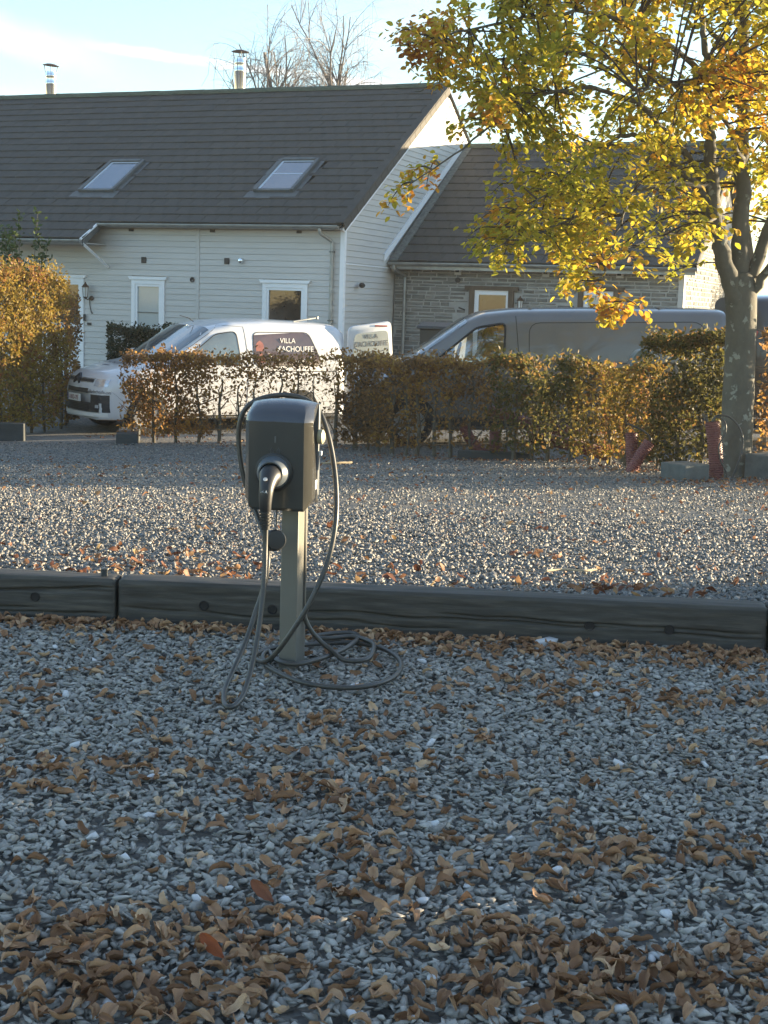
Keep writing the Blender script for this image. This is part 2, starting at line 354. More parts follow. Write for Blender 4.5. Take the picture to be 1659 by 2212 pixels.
def gravelmat(name, cols, rough=0.62):
    m, nt, b = mat_base(name); L = nt.links
    gi = nnode(nt, 'ShaderNodeNewGeometry'); oi = nnode(nt, 'ShaderNodeObjectInfo')
    ad = nnode(nt, 'ShaderNodeMath', operation='ADD'); L.new(oi.outputs['Random'], ad.inputs[0]); L.new(gi.outputs['Random Per Island'], ad.inputs[1])
    fr = nnode(nt, 'ShaderNodeMath', operation='FRACT'); L.new(ad.outputs[0], fr.inputs[0])
    c = ramp(nt, fr.outputs[0], cols)
    tc = nnode(nt, 'ShaderNodeTexCoord'); n2 = nnode(nt, 'ShaderNodeTexNoise', Scale=90.0, Detail=4.0); L.new(tc.outputs['Object'], n2.inputs['Vector'])
    mv = nnode(nt, 'ShaderNodeMapRange'); mv.inputs['To Min'].default_value = 0.7; mv.inputs['To Max'].default_value = 1.3
    L.new(n2.outputs['Fac'], mv.inputs['Value'])
    vs = nnode(nt, 'ShaderNodeVectorMath', operation='SCALE'); L.new(c, vs.inputs[0]); L.new(mv.outputs['Result'], vs.inputs['Scale'])
    L.new(vs.outputs['Vector'], b.inputs['Base Color']); b.inputs['Roughness'].default_value = rough
    bp = nnode(nt, 'ShaderNodeBump', Strength=0.25, Distance=0.004); L.new(n2.outputs['Fac'], bp.inputs['Height']); L.new(bp.outputs['Normal'], b.inputs['Normal'])
    return m
m_gravel = gravelmat('slate_chippings', [(0.0, (0.19, 0.18, 0.158)), (0.35, (0.255, 0.242, 0.215)), (0.75, (0.325, 0.308, 0.272)), (0.96, (0.44, 0.418, 0.37)), (1.0, (0.37, 0.31, 0.23))])
m_gravel2 = gravelmat('mixed_chippings', [(0.0, (0.12, 0.12, 0.115)), (0.35, (0.17, 0.168, 0.16)), (0.65, (0.22, 0.212, 0.195)), (0.86, (0.28, 0.262, 0.23)), (0.95, (0.38, 0.35, 0.30)), (1.0, (0.27, 0.15, 0.09))])
m_quartz = M('white_quartz', (0.60, 0.60, 0.60), 0.5, var=0.08, scale=20, bump=0.3)

def groundmat():
    m, nt, b = mat_base('gravel_ground'); L = nt.links
    tc = nnode(nt, 'ShaderNodeTexCoord')
    vo = nnode(nt, 'ShaderNodeTexVoronoi', Scale=42.0); L.new(tc.outputs['Object'], vo.inputs['Vector'])
    nz = nnode(nt, 'ShaderNodeTexNoise', Scale=0.8, Detail=5.0); L.new(tc.outputs['Object'], nz.inputs['Vector'])
    sp = nnode(nt, 'ShaderNodeSeparateColor'); L.new(vo.outputs['Color'], sp.inputs['Color'])
    c = ramp(nt, sp.outputs[0], [(0.0, (0.13, 0.128, 0.118)), (0.5, (0.19, 0.184, 0.168)), (0.85, (0.23, 0.22, 0.195)), (1.0, (0.29, 0.255, 0.21))])
    mv = nnode(nt, 'ShaderNodeMapRange'); mv.inputs['To Min'].default_value = 0.75; mv.inputs['To Max'].default_value = 1.25; L.new(nz.outputs['Fac'], mv.inputs['Value'])
    vs = nnode(nt, 'ShaderNodeVectorMath', operation='SCALE'); L.new(c, vs.inputs[0]); L.new(mv.outputs['Result'], vs.inputs['Scale'])
    L.new(vs.outputs['Vector'], b.inputs['Base Color']); b.inputs['Roughness'].default_value = 0.85
    bp = nnode(nt, 'ShaderNodeBump', Strength=0.9, Distance=0.02, invert=True); L.new(vo.outputs['Distance'], bp.inputs['Height']); L.new(bp.outputs['Normal'], b.inputs['Normal'])
    return m
def timbermat():
    m, nt, b = mat_base('weathered_sleeper_wood'); L = nt.links
    tc = nnode(nt, 'ShaderNodeTexCoord'); mp = nnode(nt, 'ShaderNodeMapping', Scale=(1.2, 14.0, 14.0)); L.new(tc.outputs['Object'], mp.inputs['Vector'])
    nz = nnode(nt, 'ShaderNodeTexNoise', Scale=4.0, Detail=8.0, Roughness=0.65); L.new(mp.outputs['Vector'], nz.inputs['Vector'])
    c = ramp(nt, nz.outputs['Fac'], [(0.25, (0.028, 0.026, 0.022)), (0.5, (0.058, 0.055, 0.047)), (0.72, (0.11, 0.10, 0.082))])
    L.new(c, b.inputs['Base Color']); b.inputs['Roughness'].default_value = 0.72
    bp = nnode(nt, 'ShaderNodeBump', Strength=0.5, Distance=0.006); L.new(nz.outputs['Fac'], bp.inputs['Height']); L.new(bp.outputs['Normal'], b.inputs['Normal'])
    return m
m_ground = groundmat(); m_timber = timbermat()

# ------------------------------------------------------------------ the ground
def sstep(a, b, t):
    t = np.clip((t-a)/(b-a), 0, 1); return t*t*(3-2*t)
SLOPE = -0.06                                    # the sleeper wall runs slightly towards the right
def wall_y(x): return 5.206 + SLOPE*np.clip(x, -6, 6)
def upper_z(x, y):
    xx = np.clip(x, -9, 9)
    z = 0.155 - 0.069*(np.minimum(y, 18.5)-5.2) - 0.02*np.clip(y-18.5, 0, 5.5) + 0.03*xx*sstep(8, 18, y)
    return z + (-0.55 - z)*sstep(24.0, 27.5, y)
def gz(x, y):
    x = np.asarray(x, float); y = np.asarray(y, float)
    return np.where(y < wall_y(x)+0.06, 0.0, upper_z(x, y))
def gzf(x, y): return float(gz(x, y))
ts = np.concatenate([[-250, -120, -40, -15, -5, 0], np.arange(1.0, 5.2, 0.35), [5.25, 5.265], np.arange(5.45, 28.5, 0.45), [30, 34, 40, 60, 120, 250]])
xs = np.concatenate([[-250, -120, -50, -22, -14], np.arange(-9, 9.1, 0.6), [14, 22, 50, 120, 250]])
gx_, gt_ = np.meshgrid(xs, ts)
sh = SLOPE*np.clip(gx_, -6, 6)*(np.abs(gt_-5.26) < 6)
gy_ = gt_ + sh
gzv = np.where(gt_ < 5.257, -0.012, upper_z(gx_, gy_) - 0.012)
V = np.stack([gx_.ravel(), gy_.ravel(), gzv.ravel()], 1)
nx, ny = len(xs), len(ts); ii, jj = np.meshgrid(np.arange(nx-1), np.arange(ny-1))
q = (jj*nx+ii).ravel(); F = np.stack([q, q+1, q+nx+1, q+nx], 1)
ground = tag(link('ground', np_mesh('ground', V, F), None, m_ground), kind='structure')

# ---- loose stones
def chip_variants(n, k, flat, seed):
    r = np.random.default_rng(seed); out = []
    for _ in range(n):
        bm = bmesh.new()
        for p in r.normal(size=(k, 3)):
            p = p/np.linalg.norm(p)*r.uniform(0.75, 1.15); bm.verts.new((p[0]*1.25, p[1]*0.8, p[2]*flat))
        h = bmesh.ops.convex_hull(bm, input=bm.verts)
        bmesh.ops.delete(bm, geom=[v for v in bm.verts if not v.link_faces], context='VERTS')
        bmesh.ops.triangulate(bm, faces=bm.faces); bmesh.ops.recalc_face_normals(bm, faces=bm.faces)
        bm.verts.ensure_lookup_table()
        out.append((np.array([v.co[:] for v in bm.verts]), np.array([[v.index for v in f.verts] for f in bm.faces]))); bm.free()
    return out
def rotmats(n, r, tilt):
    a = r.uniform(0, 2*np.pi, n); b = r.normal(0, tilt, n); c = r.normal(0, tilt, n)
    ca, sa, cb, sb, cc, sc = np.cos(a), np.sin(a), np.cos(b), np.sin(b), np.cos(c), np.sin(c)
    z = np.zeros(n); o = np.ones(n)
    Rz = np.stack([ca, -sa, z, sa, ca, z, z, z, o], 1).reshape(n, 3, 3)
    Rx = np.stack([o, z, z, z, cb, -sb, z, sb, cb], 1).reshape(n, 3, 3)
    Ry = np.stack([cc, z, sc, z, o, z, -sc, z, cc], 1).reshape(n, 3, 3)
    return Rx @ Ry @ Rz
def scatter(variants, P, S, RM):
    """copy the variants to all places as one vertex / face array"""
    n = len(P); Vs = []; Fs = []; base = 0; w = np.arange(n) % len(variants)
    for k, (v, f) in enumerate(variants):
        m = np.where(w == k)[0]
        if not len(m): continue
        vv = np.einsum('nij,vj->nvi', RM[m], v)*S[m][:, None, None] + P[m][:, None, :]
        Vs.append(vv.reshape(-1, 3)); Fs.append((f[None]+(np.arange(len(m))*len(v))[:, None, None]+base).reshape(-1, f.shape[1])); base += len(m)*len(v)
    return np.concatenate(Vs), np.concatenate(Fs)
chips = chip_variants(20, 9, 0.38, 3); chips_lo = chip_variants(12, 6, 0.45, 4)
def stone_field(name, label, y0, y1, half, n, smin, smax, var, mat, lift, tilt, seed, inner=None):
    r = np.random.default_rng(seed)
    t = np.sqrt(r.uniform(0, 1, n)*(y1*y1-y0*y0)+y0*y0)
    x = r.uniform(-1, 1, n)*(half[0]+half[1]*t)
    if inner:
        w0 = inner[0]+inner[1]*t; x = np.where(r.random(n) < 0.5, -1, 1)*(w0+r.uniform(0, 1, n)*(half[0]+half[1]*t-w0))
    y = t + (SLOPE*x if y0 > 4 else 0)
    if y0 < 4:
        k = y < wall_y(x)-0.01; x, y = x[k], y[k]
    s = smin + (smax-smin)*r.beta(1.6, 3.2, len(x)); z = gz(x, y) + s*0.25 + r.uniform(0, lift, len(x))
    V, F = scatter(var, np.stack([x, y, z], 1), s, rotmats(len(x), r, tilt))
    return tag(link(name, np_mesh(name, V, F), None, mat), label, 'gravel', kind='stuff')
stone_field('gravel', 'blue-grey slate chippings covering the ground before the timber wall', 1.6, 5.5, (0.55, 0.30), 58000, 0.0085, 0.0235, chips, m_gravel, 0.011, 0.32, 11)
stone_field('gravel', 'slate chippings at both ends of the timber wall', 1.6, 5.5, (2.6, 0.30), 26000, 0.011, 0.028, chips_lo, m_gravel, 0.008, 0.30, 15, inner=(0.55, 0.30))
stone_field('gravel', 'mixed grey and beige gravel on the raised parking area', 5.325, 9.5, (1.3, 0.31), 46000, 0.010, 0.024, chips_lo, m_gravel2, 0.008, 0.5, 12)
stone_field('gravel', 'far grey gravel running down to the hedges', 9.4, 21.0, (1.0, 0.31), 46000, 0.012, 0.026, chips_lo, m_gravel2, 0.006, 0.5, 13)

# ---- white stones
WHITE = [(-0.963, 4.664), (-0.96, 4.224), (-0.683, 3.875), (-0.81, 3.375), (-0.576, 3.489), (-0.465, 3.632), (-0.858, 3.612), (-0.08, 4.434), (-0.374, 4.418), (-1.131, 4.821), (-0.821, 3.738), (-0.528, 3.223), (-0.374, 3.165), (-0.637, 3.075), (-0.546, 2.967), (-0.298, 2.82), (-0.359, 2.76), (-0.445, 2.314), (-0.029, 2.3), (-0.181, 2.771), (0.312, 3.148), (0.253, 2.962), (0.199, 2.867), (0.108, 2.786), (0.604, 2.752), (0.536, 2.551), (0.553, 2.565), (0.115, 2.447), (0.077, 2.291), (0.446, 2.351), (0.141, 3.224), (0.398, 2.958), (0.145, 4.782), (0.701, 4.425), (1.078, 3.812), (0.9, 3.742), (0.15, 3.855), (0.661, 3.725)]
quartz = []
for v, f in chip_variants(4, 14, 0.75, 21): quartz.append(np_mesh('white_stone', v*0.85, f))
def put_white(x, y, s, label, group='white stones among the slate chippings'):
    me = quartz[int(rng.integers(4))]
    o = link('white_stone', me, None, None, (x, y, gzf(x, y)+0.016), (rng.normal(0, .3), rng.normal(0, .3), rng.uniform(0, 6.28)))
    o.scale = (s, s, s); return tag(o, label, 'stone', group)
for me in quartz: me.materials.append(m_quartz)
for i, (x, y) in enumerate(WHITE):
    if i == 7: put_white(x, y, 0.036, 'larger white stone inside the ring of cable at the charging post', None)
    else: put_white(x, y, rng.uniform(0.011, 0.021), 'small white stone among the blue-grey slate chippings')
o = put_white(0.604, 5.10, 0.05, 'pale grey stone lying against the timber wall among leaves', None)

# ---- fallen leaves
def curled_leaf(L, W, curl, fold, twist, seed, nu=9, nv=5):
    r = np.random.default_rng(seed); v = []; ph = r.uniform(0, 6, 4)
    for i in range(nu):
        t = i/(nu-1); w = W*math.sin(math.pi*min(1, t*0.94+0.05))**0.75*(1-0.25*t)
        for j in range(nv):
            s = j/(nv-1)*2-1
            a = curl*(t-0.5)*2; x = 0.5*L*(math.sin(a)/curl if abs(curl) > 1e-3 else 2*t-1)
            zc = 0.5*L*(1-math.cos(a))/curl if abs(curl) > 1e-3 else 0
            b = fold*s; y = w*math.sin(b)/max(fold, 1e-3); z = zc*0.6 + w*(1-math.cos(b))/max(fold, 1e-3)
            z += 0.16*W*math.sin(11*t+ph[0])*s*s + 0.13*W*math.sin(5*s+ph[1]+4*t) + 0.05*W*math.sin(40*t)*abs(s)
            y += twist*z + 0.06*W*math.sin(23*t+ph[2])*s; v.append((x, y, z))
    f = [[i*nv+j, i*nv+j+1, (i+1)*nv+j+1, (i+1)*nv+j] for i in range(nu-1) for j in range(nv-1)]
    v = np.array(v); v[:, 2] -= v[:, 2].min(); return v, np.array(f)
lr = np.random.default_rng(5)
LEAFV = [curled_leaf(1.05, 0.25+0.08*lr.random(), lr.choice([-1, 1])*lr.uniform(0.6, 2.0), lr.uniform(0.9, 2.5), lr.normal(0, 0.25), 100+i) for i in range(14)]
LEAFLO = [curled_leaf(1.0, 0.34, lr.choice([-1, 1])*lr.uniform(0.3, 1.0), lr.uniform(0.4, 1.2), 0, 200+i, 4, 3) for i in range(6)]
BLOBS = [(-0.131, 3.474), (-0.034, 3.348), (-0.217, 3.364), (0.472, 3.119), (0.629, 3.104), (0.804, 3.175), (0.351, 2.974), (-0.622, 2.501), (-0.58, 2.624), (-0.595, 2.324), (-0.493, 2.382), (-0.279, 2.525), (-0.35, 2.662), (-0.212, 2.383), (0.312, 2.586), (0.451, 2.499), (0.601, 2.472), (0.376, 2.387), (0.706, 2.554), (0.168, 2.374), (0.225, 2.62), (-0.299, 2.294), (-0.048, 3.021), (-0.691, 3.566), (-0.797, 3.447), (0.459, 4.524), (0.72, 4.443), (0.917, 4.305), (1.154, 4.384), (0.301, 5.012), (-0.225, 4.032), (-0.119, 3.78), (0.092, 2.76), (0.055, 2.9)]
pts = []
for x, y in BLOBS:
    near = y < 2.7
    for _ in range(40 if near else 24): pts.append((x+lr.normal(0, 0.10 if near else 0.13), y+lr.normal(0, 0.06 if near else 0.075)))
for _ in range(1150):
    x = lr.uniform(-2.3, 2.3); pts.append((x, wall_y(x)-0.03-abs(lr.normal(0, 0.085 + 0.07*(x > 0.2)))))
for _ in range(820):
    t = math.sqrt(lr.uniform(1.7**2, 5.1**2)); pts.append((lr.uniform(-1, 1)*(0.35+0.3*t), t))
pts = [p for p in pts if p[1] < wall_y(p[0])-0.02 and not (abs(p[0]+0.31) < 0.05 and abs(p[1]-4.70) < 0.10)]
def vis(p): return abs(p[0]) < 0.285*p[1] and p[1] > 2.25
order = sorted(range(len(pts)), key=lambda i: (not vis(pts[i]), pts[i][1]))
leaf_meshes = []
for v, f in LEAFV:
    me = np_mesh('fallen_leaf', v, f, True); me.materials.append(m_litter); leaf_meshes.append(me)
rest = []
for rank, i in enumerate(order):
    x, y = pts[i]; s = lr.uniform(0.036, 0.062); z = gzf(x, y)+0.010+lr.uniform(0, 0.014); tl = 0.32
    if rank < 290:
        o = link('fallen_leaf', leaf_meshes[int(lr.integers(len(leaf_meshes)))], None, None, (x, y, z), (lr.normal(0, tl), lr.normal(0, tl), lr.uniform(0, 6.28)))
        o.scale = (s, s, s); tag(o, 'curled dry brown leaf lying on the slate chippings', 'leaf', 'fallen leaves on the slate chippings')
    else: rest.append((x, y, z, s))
A = np.array(rest); V, F = scatter(LEAFV, A[:, :3], A[:, 3], rotmats(len(A), lr, 0.35))
tag(link('leaf_litter', np_mesh('leaf_litter', V, F, True), None, m_litter), 'drift of dry brown leaves along the timber wall and over the chippings', 'leaf litter', kind='stuff')
m_redleaf = leafmat('dark_red_leaf', [(0.1, (0.16, 0.055, 0.025)), (0.9, (0.22, 0.075, 0.03))], 0.15, nmix=0.2)
for (x, y), lab, lm in (((-0.295, 2.514), 'flat bright orange leaf standing among dry brown leaves', m_orange), ((-0.224, 2.771), 'single red-brown leaf tilted on the slate chippings', m_redleaf)):
    me = np_mesh('fallen_leaf', *curled_leaf(1, 0.20, 0.35, 0.5, 0, 9), True); me.materials.append(lm)
    o = link('fallen_leaf', me, None, None, (x, y, 0.03), (0.75, 0.35, -0.75)); o.scale = (0.075,)*3; tag(o, lab, 'leaf')
# leaves on the raised gravel, thicker along the wall and towards the hedges
P2 = []
for _ in range(900):
    t = math.sqrt(lr.uniform(5.5**2, 19**2)); x = lr.uniform(-1, 1)*(0.3+0.3*t); P2.append((x, t, 1))
for _ in range(90):
    x = lr.uniform(-1.9, 1.9); P2.append((x, wall_y(x)+0.14+abs(lr.normal(0, 0.35)), 1))
for cx, cy, n_, sp in ((-0.72, 5.62, 26, 0.16), (-1.0, 6.2, 22, 0.26), (0.95, 5.5, 30, 0.16), (-0.95, 5.9, 22, 0.24), (0.75, 6.7, 16, 0.12), (3.2, 13.6, 140, 0.6), (1.5, 18.0, 130, 0.6), (0.2, 18.7, 90, 0.5), (2.7, 15.6, 120, 0.5), (-2.2, 20.9, 120, 0.7), (-0.9, 20.2, 70, 0.5), (3.9, 13.7, 90, 0.5), (-3.9, 22.4, 60, 0.5)):
    for _ in range(n_): P2.append((cx+lr.normal(0, sp), cy+lr.normal(0, sp*0.6), 1))
A = np.array(P2); A = A[A[:, 1] > wall_y(A[:, 0])+0.13]; zz = gz(A[:, 0], A[:, 1])+0.018
V, F = scatter(LEAFLO, np.stack([A[:, 0], A[:, 1], zz], 1), lr.uniform(0.028, 0.062, len(A)), rotmats(len(A), lr, 0.5))
tag(link('leaf_litter', np_mesh('leaf_litter', V, F, True), None, m_redlitter), 'red and brown leaves strewn over the raised gravel parking area', 'leaf litter', kind='stuff')
# sticks
for pts_, lab in (([(-0.74, 16.45), (-0.63, 16.55), (-0.40, 16.75)], 'pale straight stick lying on the far gravel'), ([(0.70, 5.95), (0.78, 6.02), (0.86, 6.0), (0.93, 6.06)], 'thin pale twig on the gravel just behind the timber wall')):
    b = MB(); b.tube(spline([(x, y, gzf(x, y)+0.03) for x, y in pts_], 4), 0.014 if pts_[0][1] > 10 else 0.005, 6); tag(b.build('stick', m_stick, None, smooth=60), lab, 'stick')

# ------------------------------------------------------------------ timber wall of railway sleepers
def sleeper(x0, x1, label, holes, cracks, seed):
    Lh = x1-x0; nu, prof = int(Lh*90), []
    H, D = 0.174, 0.11
    NF = 64
    for k in range(NF): prof.append((0.0, -0.06+(H+0.06)*k/(NF-1)))            # front, upwards
    for k in range(1, 9): prof.append((D*k/8, H))                          # top
    prof.append((D, -0.06)); nv = len(prof); V = []
    rr = np.random.default_rng(seed)
    for i in range(nu+1):
        x = Lh*i/nu
        for j, (py, pz) in enumerate(prof):
            y, z = py, pz
            n = mnoise.noise(Vector((x*1.3+seed, pz*9, py*9)))*0.005 + mnoise.noise(Vector((x*7, pz*50+seed, py*50)))*0.0022
            if j < NF:
                y += n
                for cx0, cx1, cz, sl, dep in cracks:
                    if cx0 < x < cx1:
                        zc = cz + sl*(x-cx0) + 0.014*mnoise.noise(Vector((x*5, seed, 0)))
                        y += dep*1.7*math.exp(-((z-zc)/0.0038)**2)*min(1, (x-cx0)*12, (cx1-x)*12)
                if j >= NF-4: y += 0.0018*(j-NF+5)
            else: z += n*1.2 - (0.003 if j == NF else 0)
            e = min(x, Lh-x)
            if e < 0.012: y += (0.012-e)*0.6 if j < NF else 0; z -= (0.012-e)*0.5 if j >= NF-1 else 0
            V.append((x, y, z))
    F = [[i*nv+j, (i+1)*nv+j, (i+1)*nv+j+1, i*nv+j+1] for i in range(nu) for j in range(nv-1)]
    me = np_mesh('timber', V, F, True)
    bm = bmesh.new(); bm.from_mesh(me); bm.verts.ensure_lookup_table()
    for i in (0, nu): bm.faces.new([bm.verts[i*nv+j] for j in range(nv)])
    bmesh.ops.recalc_face_normals(bm, faces=bm.faces); bm.to_mesh(me); bm.free()
    root = empty('railway_sleeper', (x0, wall_y(x0), 0.0), math.atan(SLOPE))
    tag(root, label, 'sleeper', 'railway sleepers of the low wall')
    link('timber', me, root, m_timber)
    for hx, hz in holes:
        b = MB(); b.lathe([(0.019, 0), (0.017, 0.004), (0.010, -0.010), (0.002, -0.012)], 14, Matrix.Translation((hx-x0, -0.001, hz)) @ Matrix.Rotation(R(90), 4, 'X'))
        b.build('bolt_hole', m_seam, root, smooth=50)
    return root
sleeper(-3.6, -1.004, 'dark weathered sleeper with one bolt hole, ending at the open joint', [(-1.312, 0.093)],
        [(1.6, 2.6, 0.085, 0.055, 0.012), (0.9, 2.3, 0.045, 0.004, 0.007), (1.9, 2.59, 0.03, 0.01, 0.006), (2.2, 2.59, 0.115, 0.02, 0.004)], 1)
sleeper(-0.996, 1.428, 'long dark sleeper with cracks running along it, behind the charging post', [(-0.668, 0.088), (-0.408, 0.085), (0.78, 0.075), (1.074, 0.075)],
        [(0.02, 0.30, 0.07, -0.05, 0.006), (0.3, 0.95, 0.058, -0.012, 0.006), (0.7, 1.9, 0.085, -0.012, 0.009), (1.2, 2.42, 0.095, -0.02, 0.007), (0.8, 1.3, 0.045, -0.01, 0.005), (2.0, 2.42, 0.06, -0.02, 0.007)], 2)
sleeper(1.436, 3.9, 'dark sleeper continuing the wall beyond the last joint', [], [(0.1, 1.5, 0.08, 0.0, 0.007)], 3)
b = MB(); b.box(-0.012, 0.012, -0.01, 0.01, 0, 0.03); tag(b.build('wood_chip', m_oldpost, None, bevel=0.003, loc=(-1.06, 5.32, 0.174), rot=(0, 0, 0.3)), 'small dark wood chip standing on the sleeper joint', 'wood chip')

# ------------------------------------------------------------------ charging station
ch = empty('charging_station', (-0.308, 4.65, 0.0), R(-9))
tag(ch, 'dark glossy vehicle charger with a black plug on a square grey-green post', 'charging station')
MB().box(-0.029, 0.029, -0.01, 0.135, -0.05, 0.90).build('post', m_post, ch, bevel=0.004)
def charger_shell():
    prof = [(0.0, 0.580), (-0.088, 0.566), (-0.120, 0.564), (-0.1295, 0.574), (-0.131, 0.60), (-0.1345, 0.70), (-0.137, 0.78), (-0.1392, 0.846), (-0.1392, 0.852)]
    cap = [(-0.1392, 0.853), (-0.1345, 0.867), (-0.122, 0.884), (-0.100, 0.902), (-0.070, 0.914), (-0.03, 0.920), (0.0, 0.920)]
    xs_ = [-0.111, -0.109, -0.103, -0.094, -0.080, -0.05, 0, 0.05, 0.080, 0.088, 0.097, 0.106, 0.110, 0.111]
    def grid(prof, name, mat, dome):
        v = []; nv = len(prof)
        for x in xs_:
            e = max(0, abs(x)-0.088)/0.023
            for j, (y, z) in enumerate(prof):
                yy = y + (0.030*e**1.25 if y < -0.05 else 0)
                zz = z - dome*(abs(x)/0.111)**2.4*0.013 + (0.036*e**1.2 if z < 0.59 and y < -0.0 else 0)
                v.append((x*(1 - (0.05 if z > 0.90 else 0)), yy, zz))
        f = [[i*nv+j, (i+1)*nv+j, (i+1)*nv+j+1, i*nv+j+1] for i in range(len(xs_)-1) for j in range(nv-1)]
        me = bpy.data.meshes.new(name); n0 = len(v)
        for i in (0, len(xs_)-1): f.append([i*nv+j for j in range(nv)])
        f.append([i*nv for i in range(len(xs_))] + [i*nv+nv-1 for i in range(len(xs_)-1, -1, -1)])
        me.from_pydata(v, [], f); me.update()
        bm = bmesh.new(); bm.from_mesh(me); bmesh.ops.recalc_face_normals(bm, faces=bm.faces); bm.to_mesh(me); bm.free()
        me.shade_smooth(); me.set_sharp_from_angle(angle=R(28)); return link(name, me, ch, mat, (-0.02, 0, 0))
    a = grid(prof, 'front_cover', m_box, 0); b_ = grid(cap, 'top_lid', m_cap, 1)
    b_['label'] = 'curved blue-grey lid of the charger'; return a
cover = charger_shell()
MB().box(-0.124, 0.088, 0.001, 0.028, 0.60, 0.905).build('back_plate', m_sock, ch, bevel=0.004)
cx, cz = -0.028, 0.690; fwd = Matrix.Translation((cx, -0.139, cz)) @ Matrix.Rotation(R(90), 4, 'X')
sk = MB().lathe([(0.062, -0.004), (0.062, 0.003), (0.056, 0.006)], 36, fwd).build('socket_ring', m_plug, ch, smooth=40)
MB().lathe([(0.054, 0.0), (0.053, 0.012), (0.046, 0.036), (0.040, 0.046), (0.036, 0.046), (0.034, 0.03)], 36, fwd).build('socket_housing', m_sock, sk, smooth=40)
plug = MB(); pp = spline([(cx, -0.165, cz-0.004), (cx+0.001, -0.205, cz-0.012), (cx+0.001, -0.235, cz-0.04), (cx, -0.243, cz-0.08), (cx, -0.240, cz-0.112)], 6)
plug.tube(pp, list(np.interp(np.linspace(0, 1, len(pp)), [0, .18, .3, .5, 1], [.036, .036, .030, .024, .0175])), 16)
pl = plug.build('plug', m_plug, ch, smooth=50)
b = MB(); c0 = Vector((cx, -0.240, cz-0.110))
for k in range(5): b.lathe([(0.012, -0.003), (0.0195, -0.002), (0.0195, 0.003), (0.012, 0.004)], 16, Matrix.Translation(c0-Vector((0, -0.001*k, 0.010*k+0.006))))
b.tube([c0, c0-Vector((0, -0.004, 0.06))], 0.0145, 12); b.build('strain_relief', m_plug, pl, smooth=50)
mk = Matrix.Translation((cx-0.012, -0.2630, cz-0.052)) @ Matrix.Rotation(R(78), 4, 'X')
text('plug_marking', '-< A', 0.012, m_wprint, pl, mk)
b = MB(); b.lathe([(0.0068, 0), (0.0068, 0.0012), (0.0055, 0.0012), (0.0055, 0)], 16, Matrix.Translation((cx, -0.250, cz-0.010)) @ Matrix.Rotation(R(45), 4, 'X')); b.build('plug_emblem', m_wprint, pl)
# hanging socket cap on its cord
b = MB(); b.tube([(cx+0.006, -0.11, 0.575), (cx+0.007, -0.115, 0.52), (cx+0.006, -0.12, 0.500)], 0.0024, 6); b.build('cap_cord', m_plug, ch)
b = MB(); b.lathe([(0.0, -0.016), (0.030, -0.016), (0.034, -0.012), (0.034, 0.010), (0.030, 0.016), (0.02, 0.017), (0.0, 0.017)], 28, Matrix.Translation((cx+0.006, -0.125, 0.468)) @ Matrix.Rotation(R(28), 4, 'Z') @ Matrix.Rotation(R(84), 4, 'X'))
b.box(-0.02, 0.012, -0.012, 0.012, -0.034, -0.028, Matrix.Translation((cx+0.006, -0.125, 0.468)) @ Matrix.Rotation(R(28), 4, 'Z'))
b.build('socket_cap', m_plug, ch, smooth=40)
MB().lathe([(0.0, 0), (0.020, 0), (0.024, 0.003), (0.024, 0.016), (0.014, 0.022), (0.0, 0.022)], 20, Matrix.Translation((0.0895, -0.02, 0.80)) @ Matrix.Rotation(R(90), 4, 'Y')).build('cable_hook', m_knob, ch, smooth=40)
MB().box(0.0905, 0.092, -0.055, -0.03, 0.630, 0.660).build('side_sticker', m_sticker, ch)
MB().box(0.088, 0.098, 0.002, 0.02, 0.735, 0.75).build('side_latch', m_sticker, ch, bevel=0.002)
MB().box(-0.0275, -0.0225, -0.1408, -0.1385, 0.785, 0.806).build('status_light', m_icon, ch, bevel=0.0008)
b = MB()
for rad, a0 in ((0.005, 0), (0.010, 50), (0.015, 50)):
    for sgn in (-1, 1):
        arc = [(-0.025+sgn*rad*math.cos(R(t)), -0.1396, 0.758+rad*math.sin(R(t))) for t in range(-50, 51, 10)]
        b.tube(arc, 0.0008, 4)
b.build('contactless_icon', m_icon, ch)

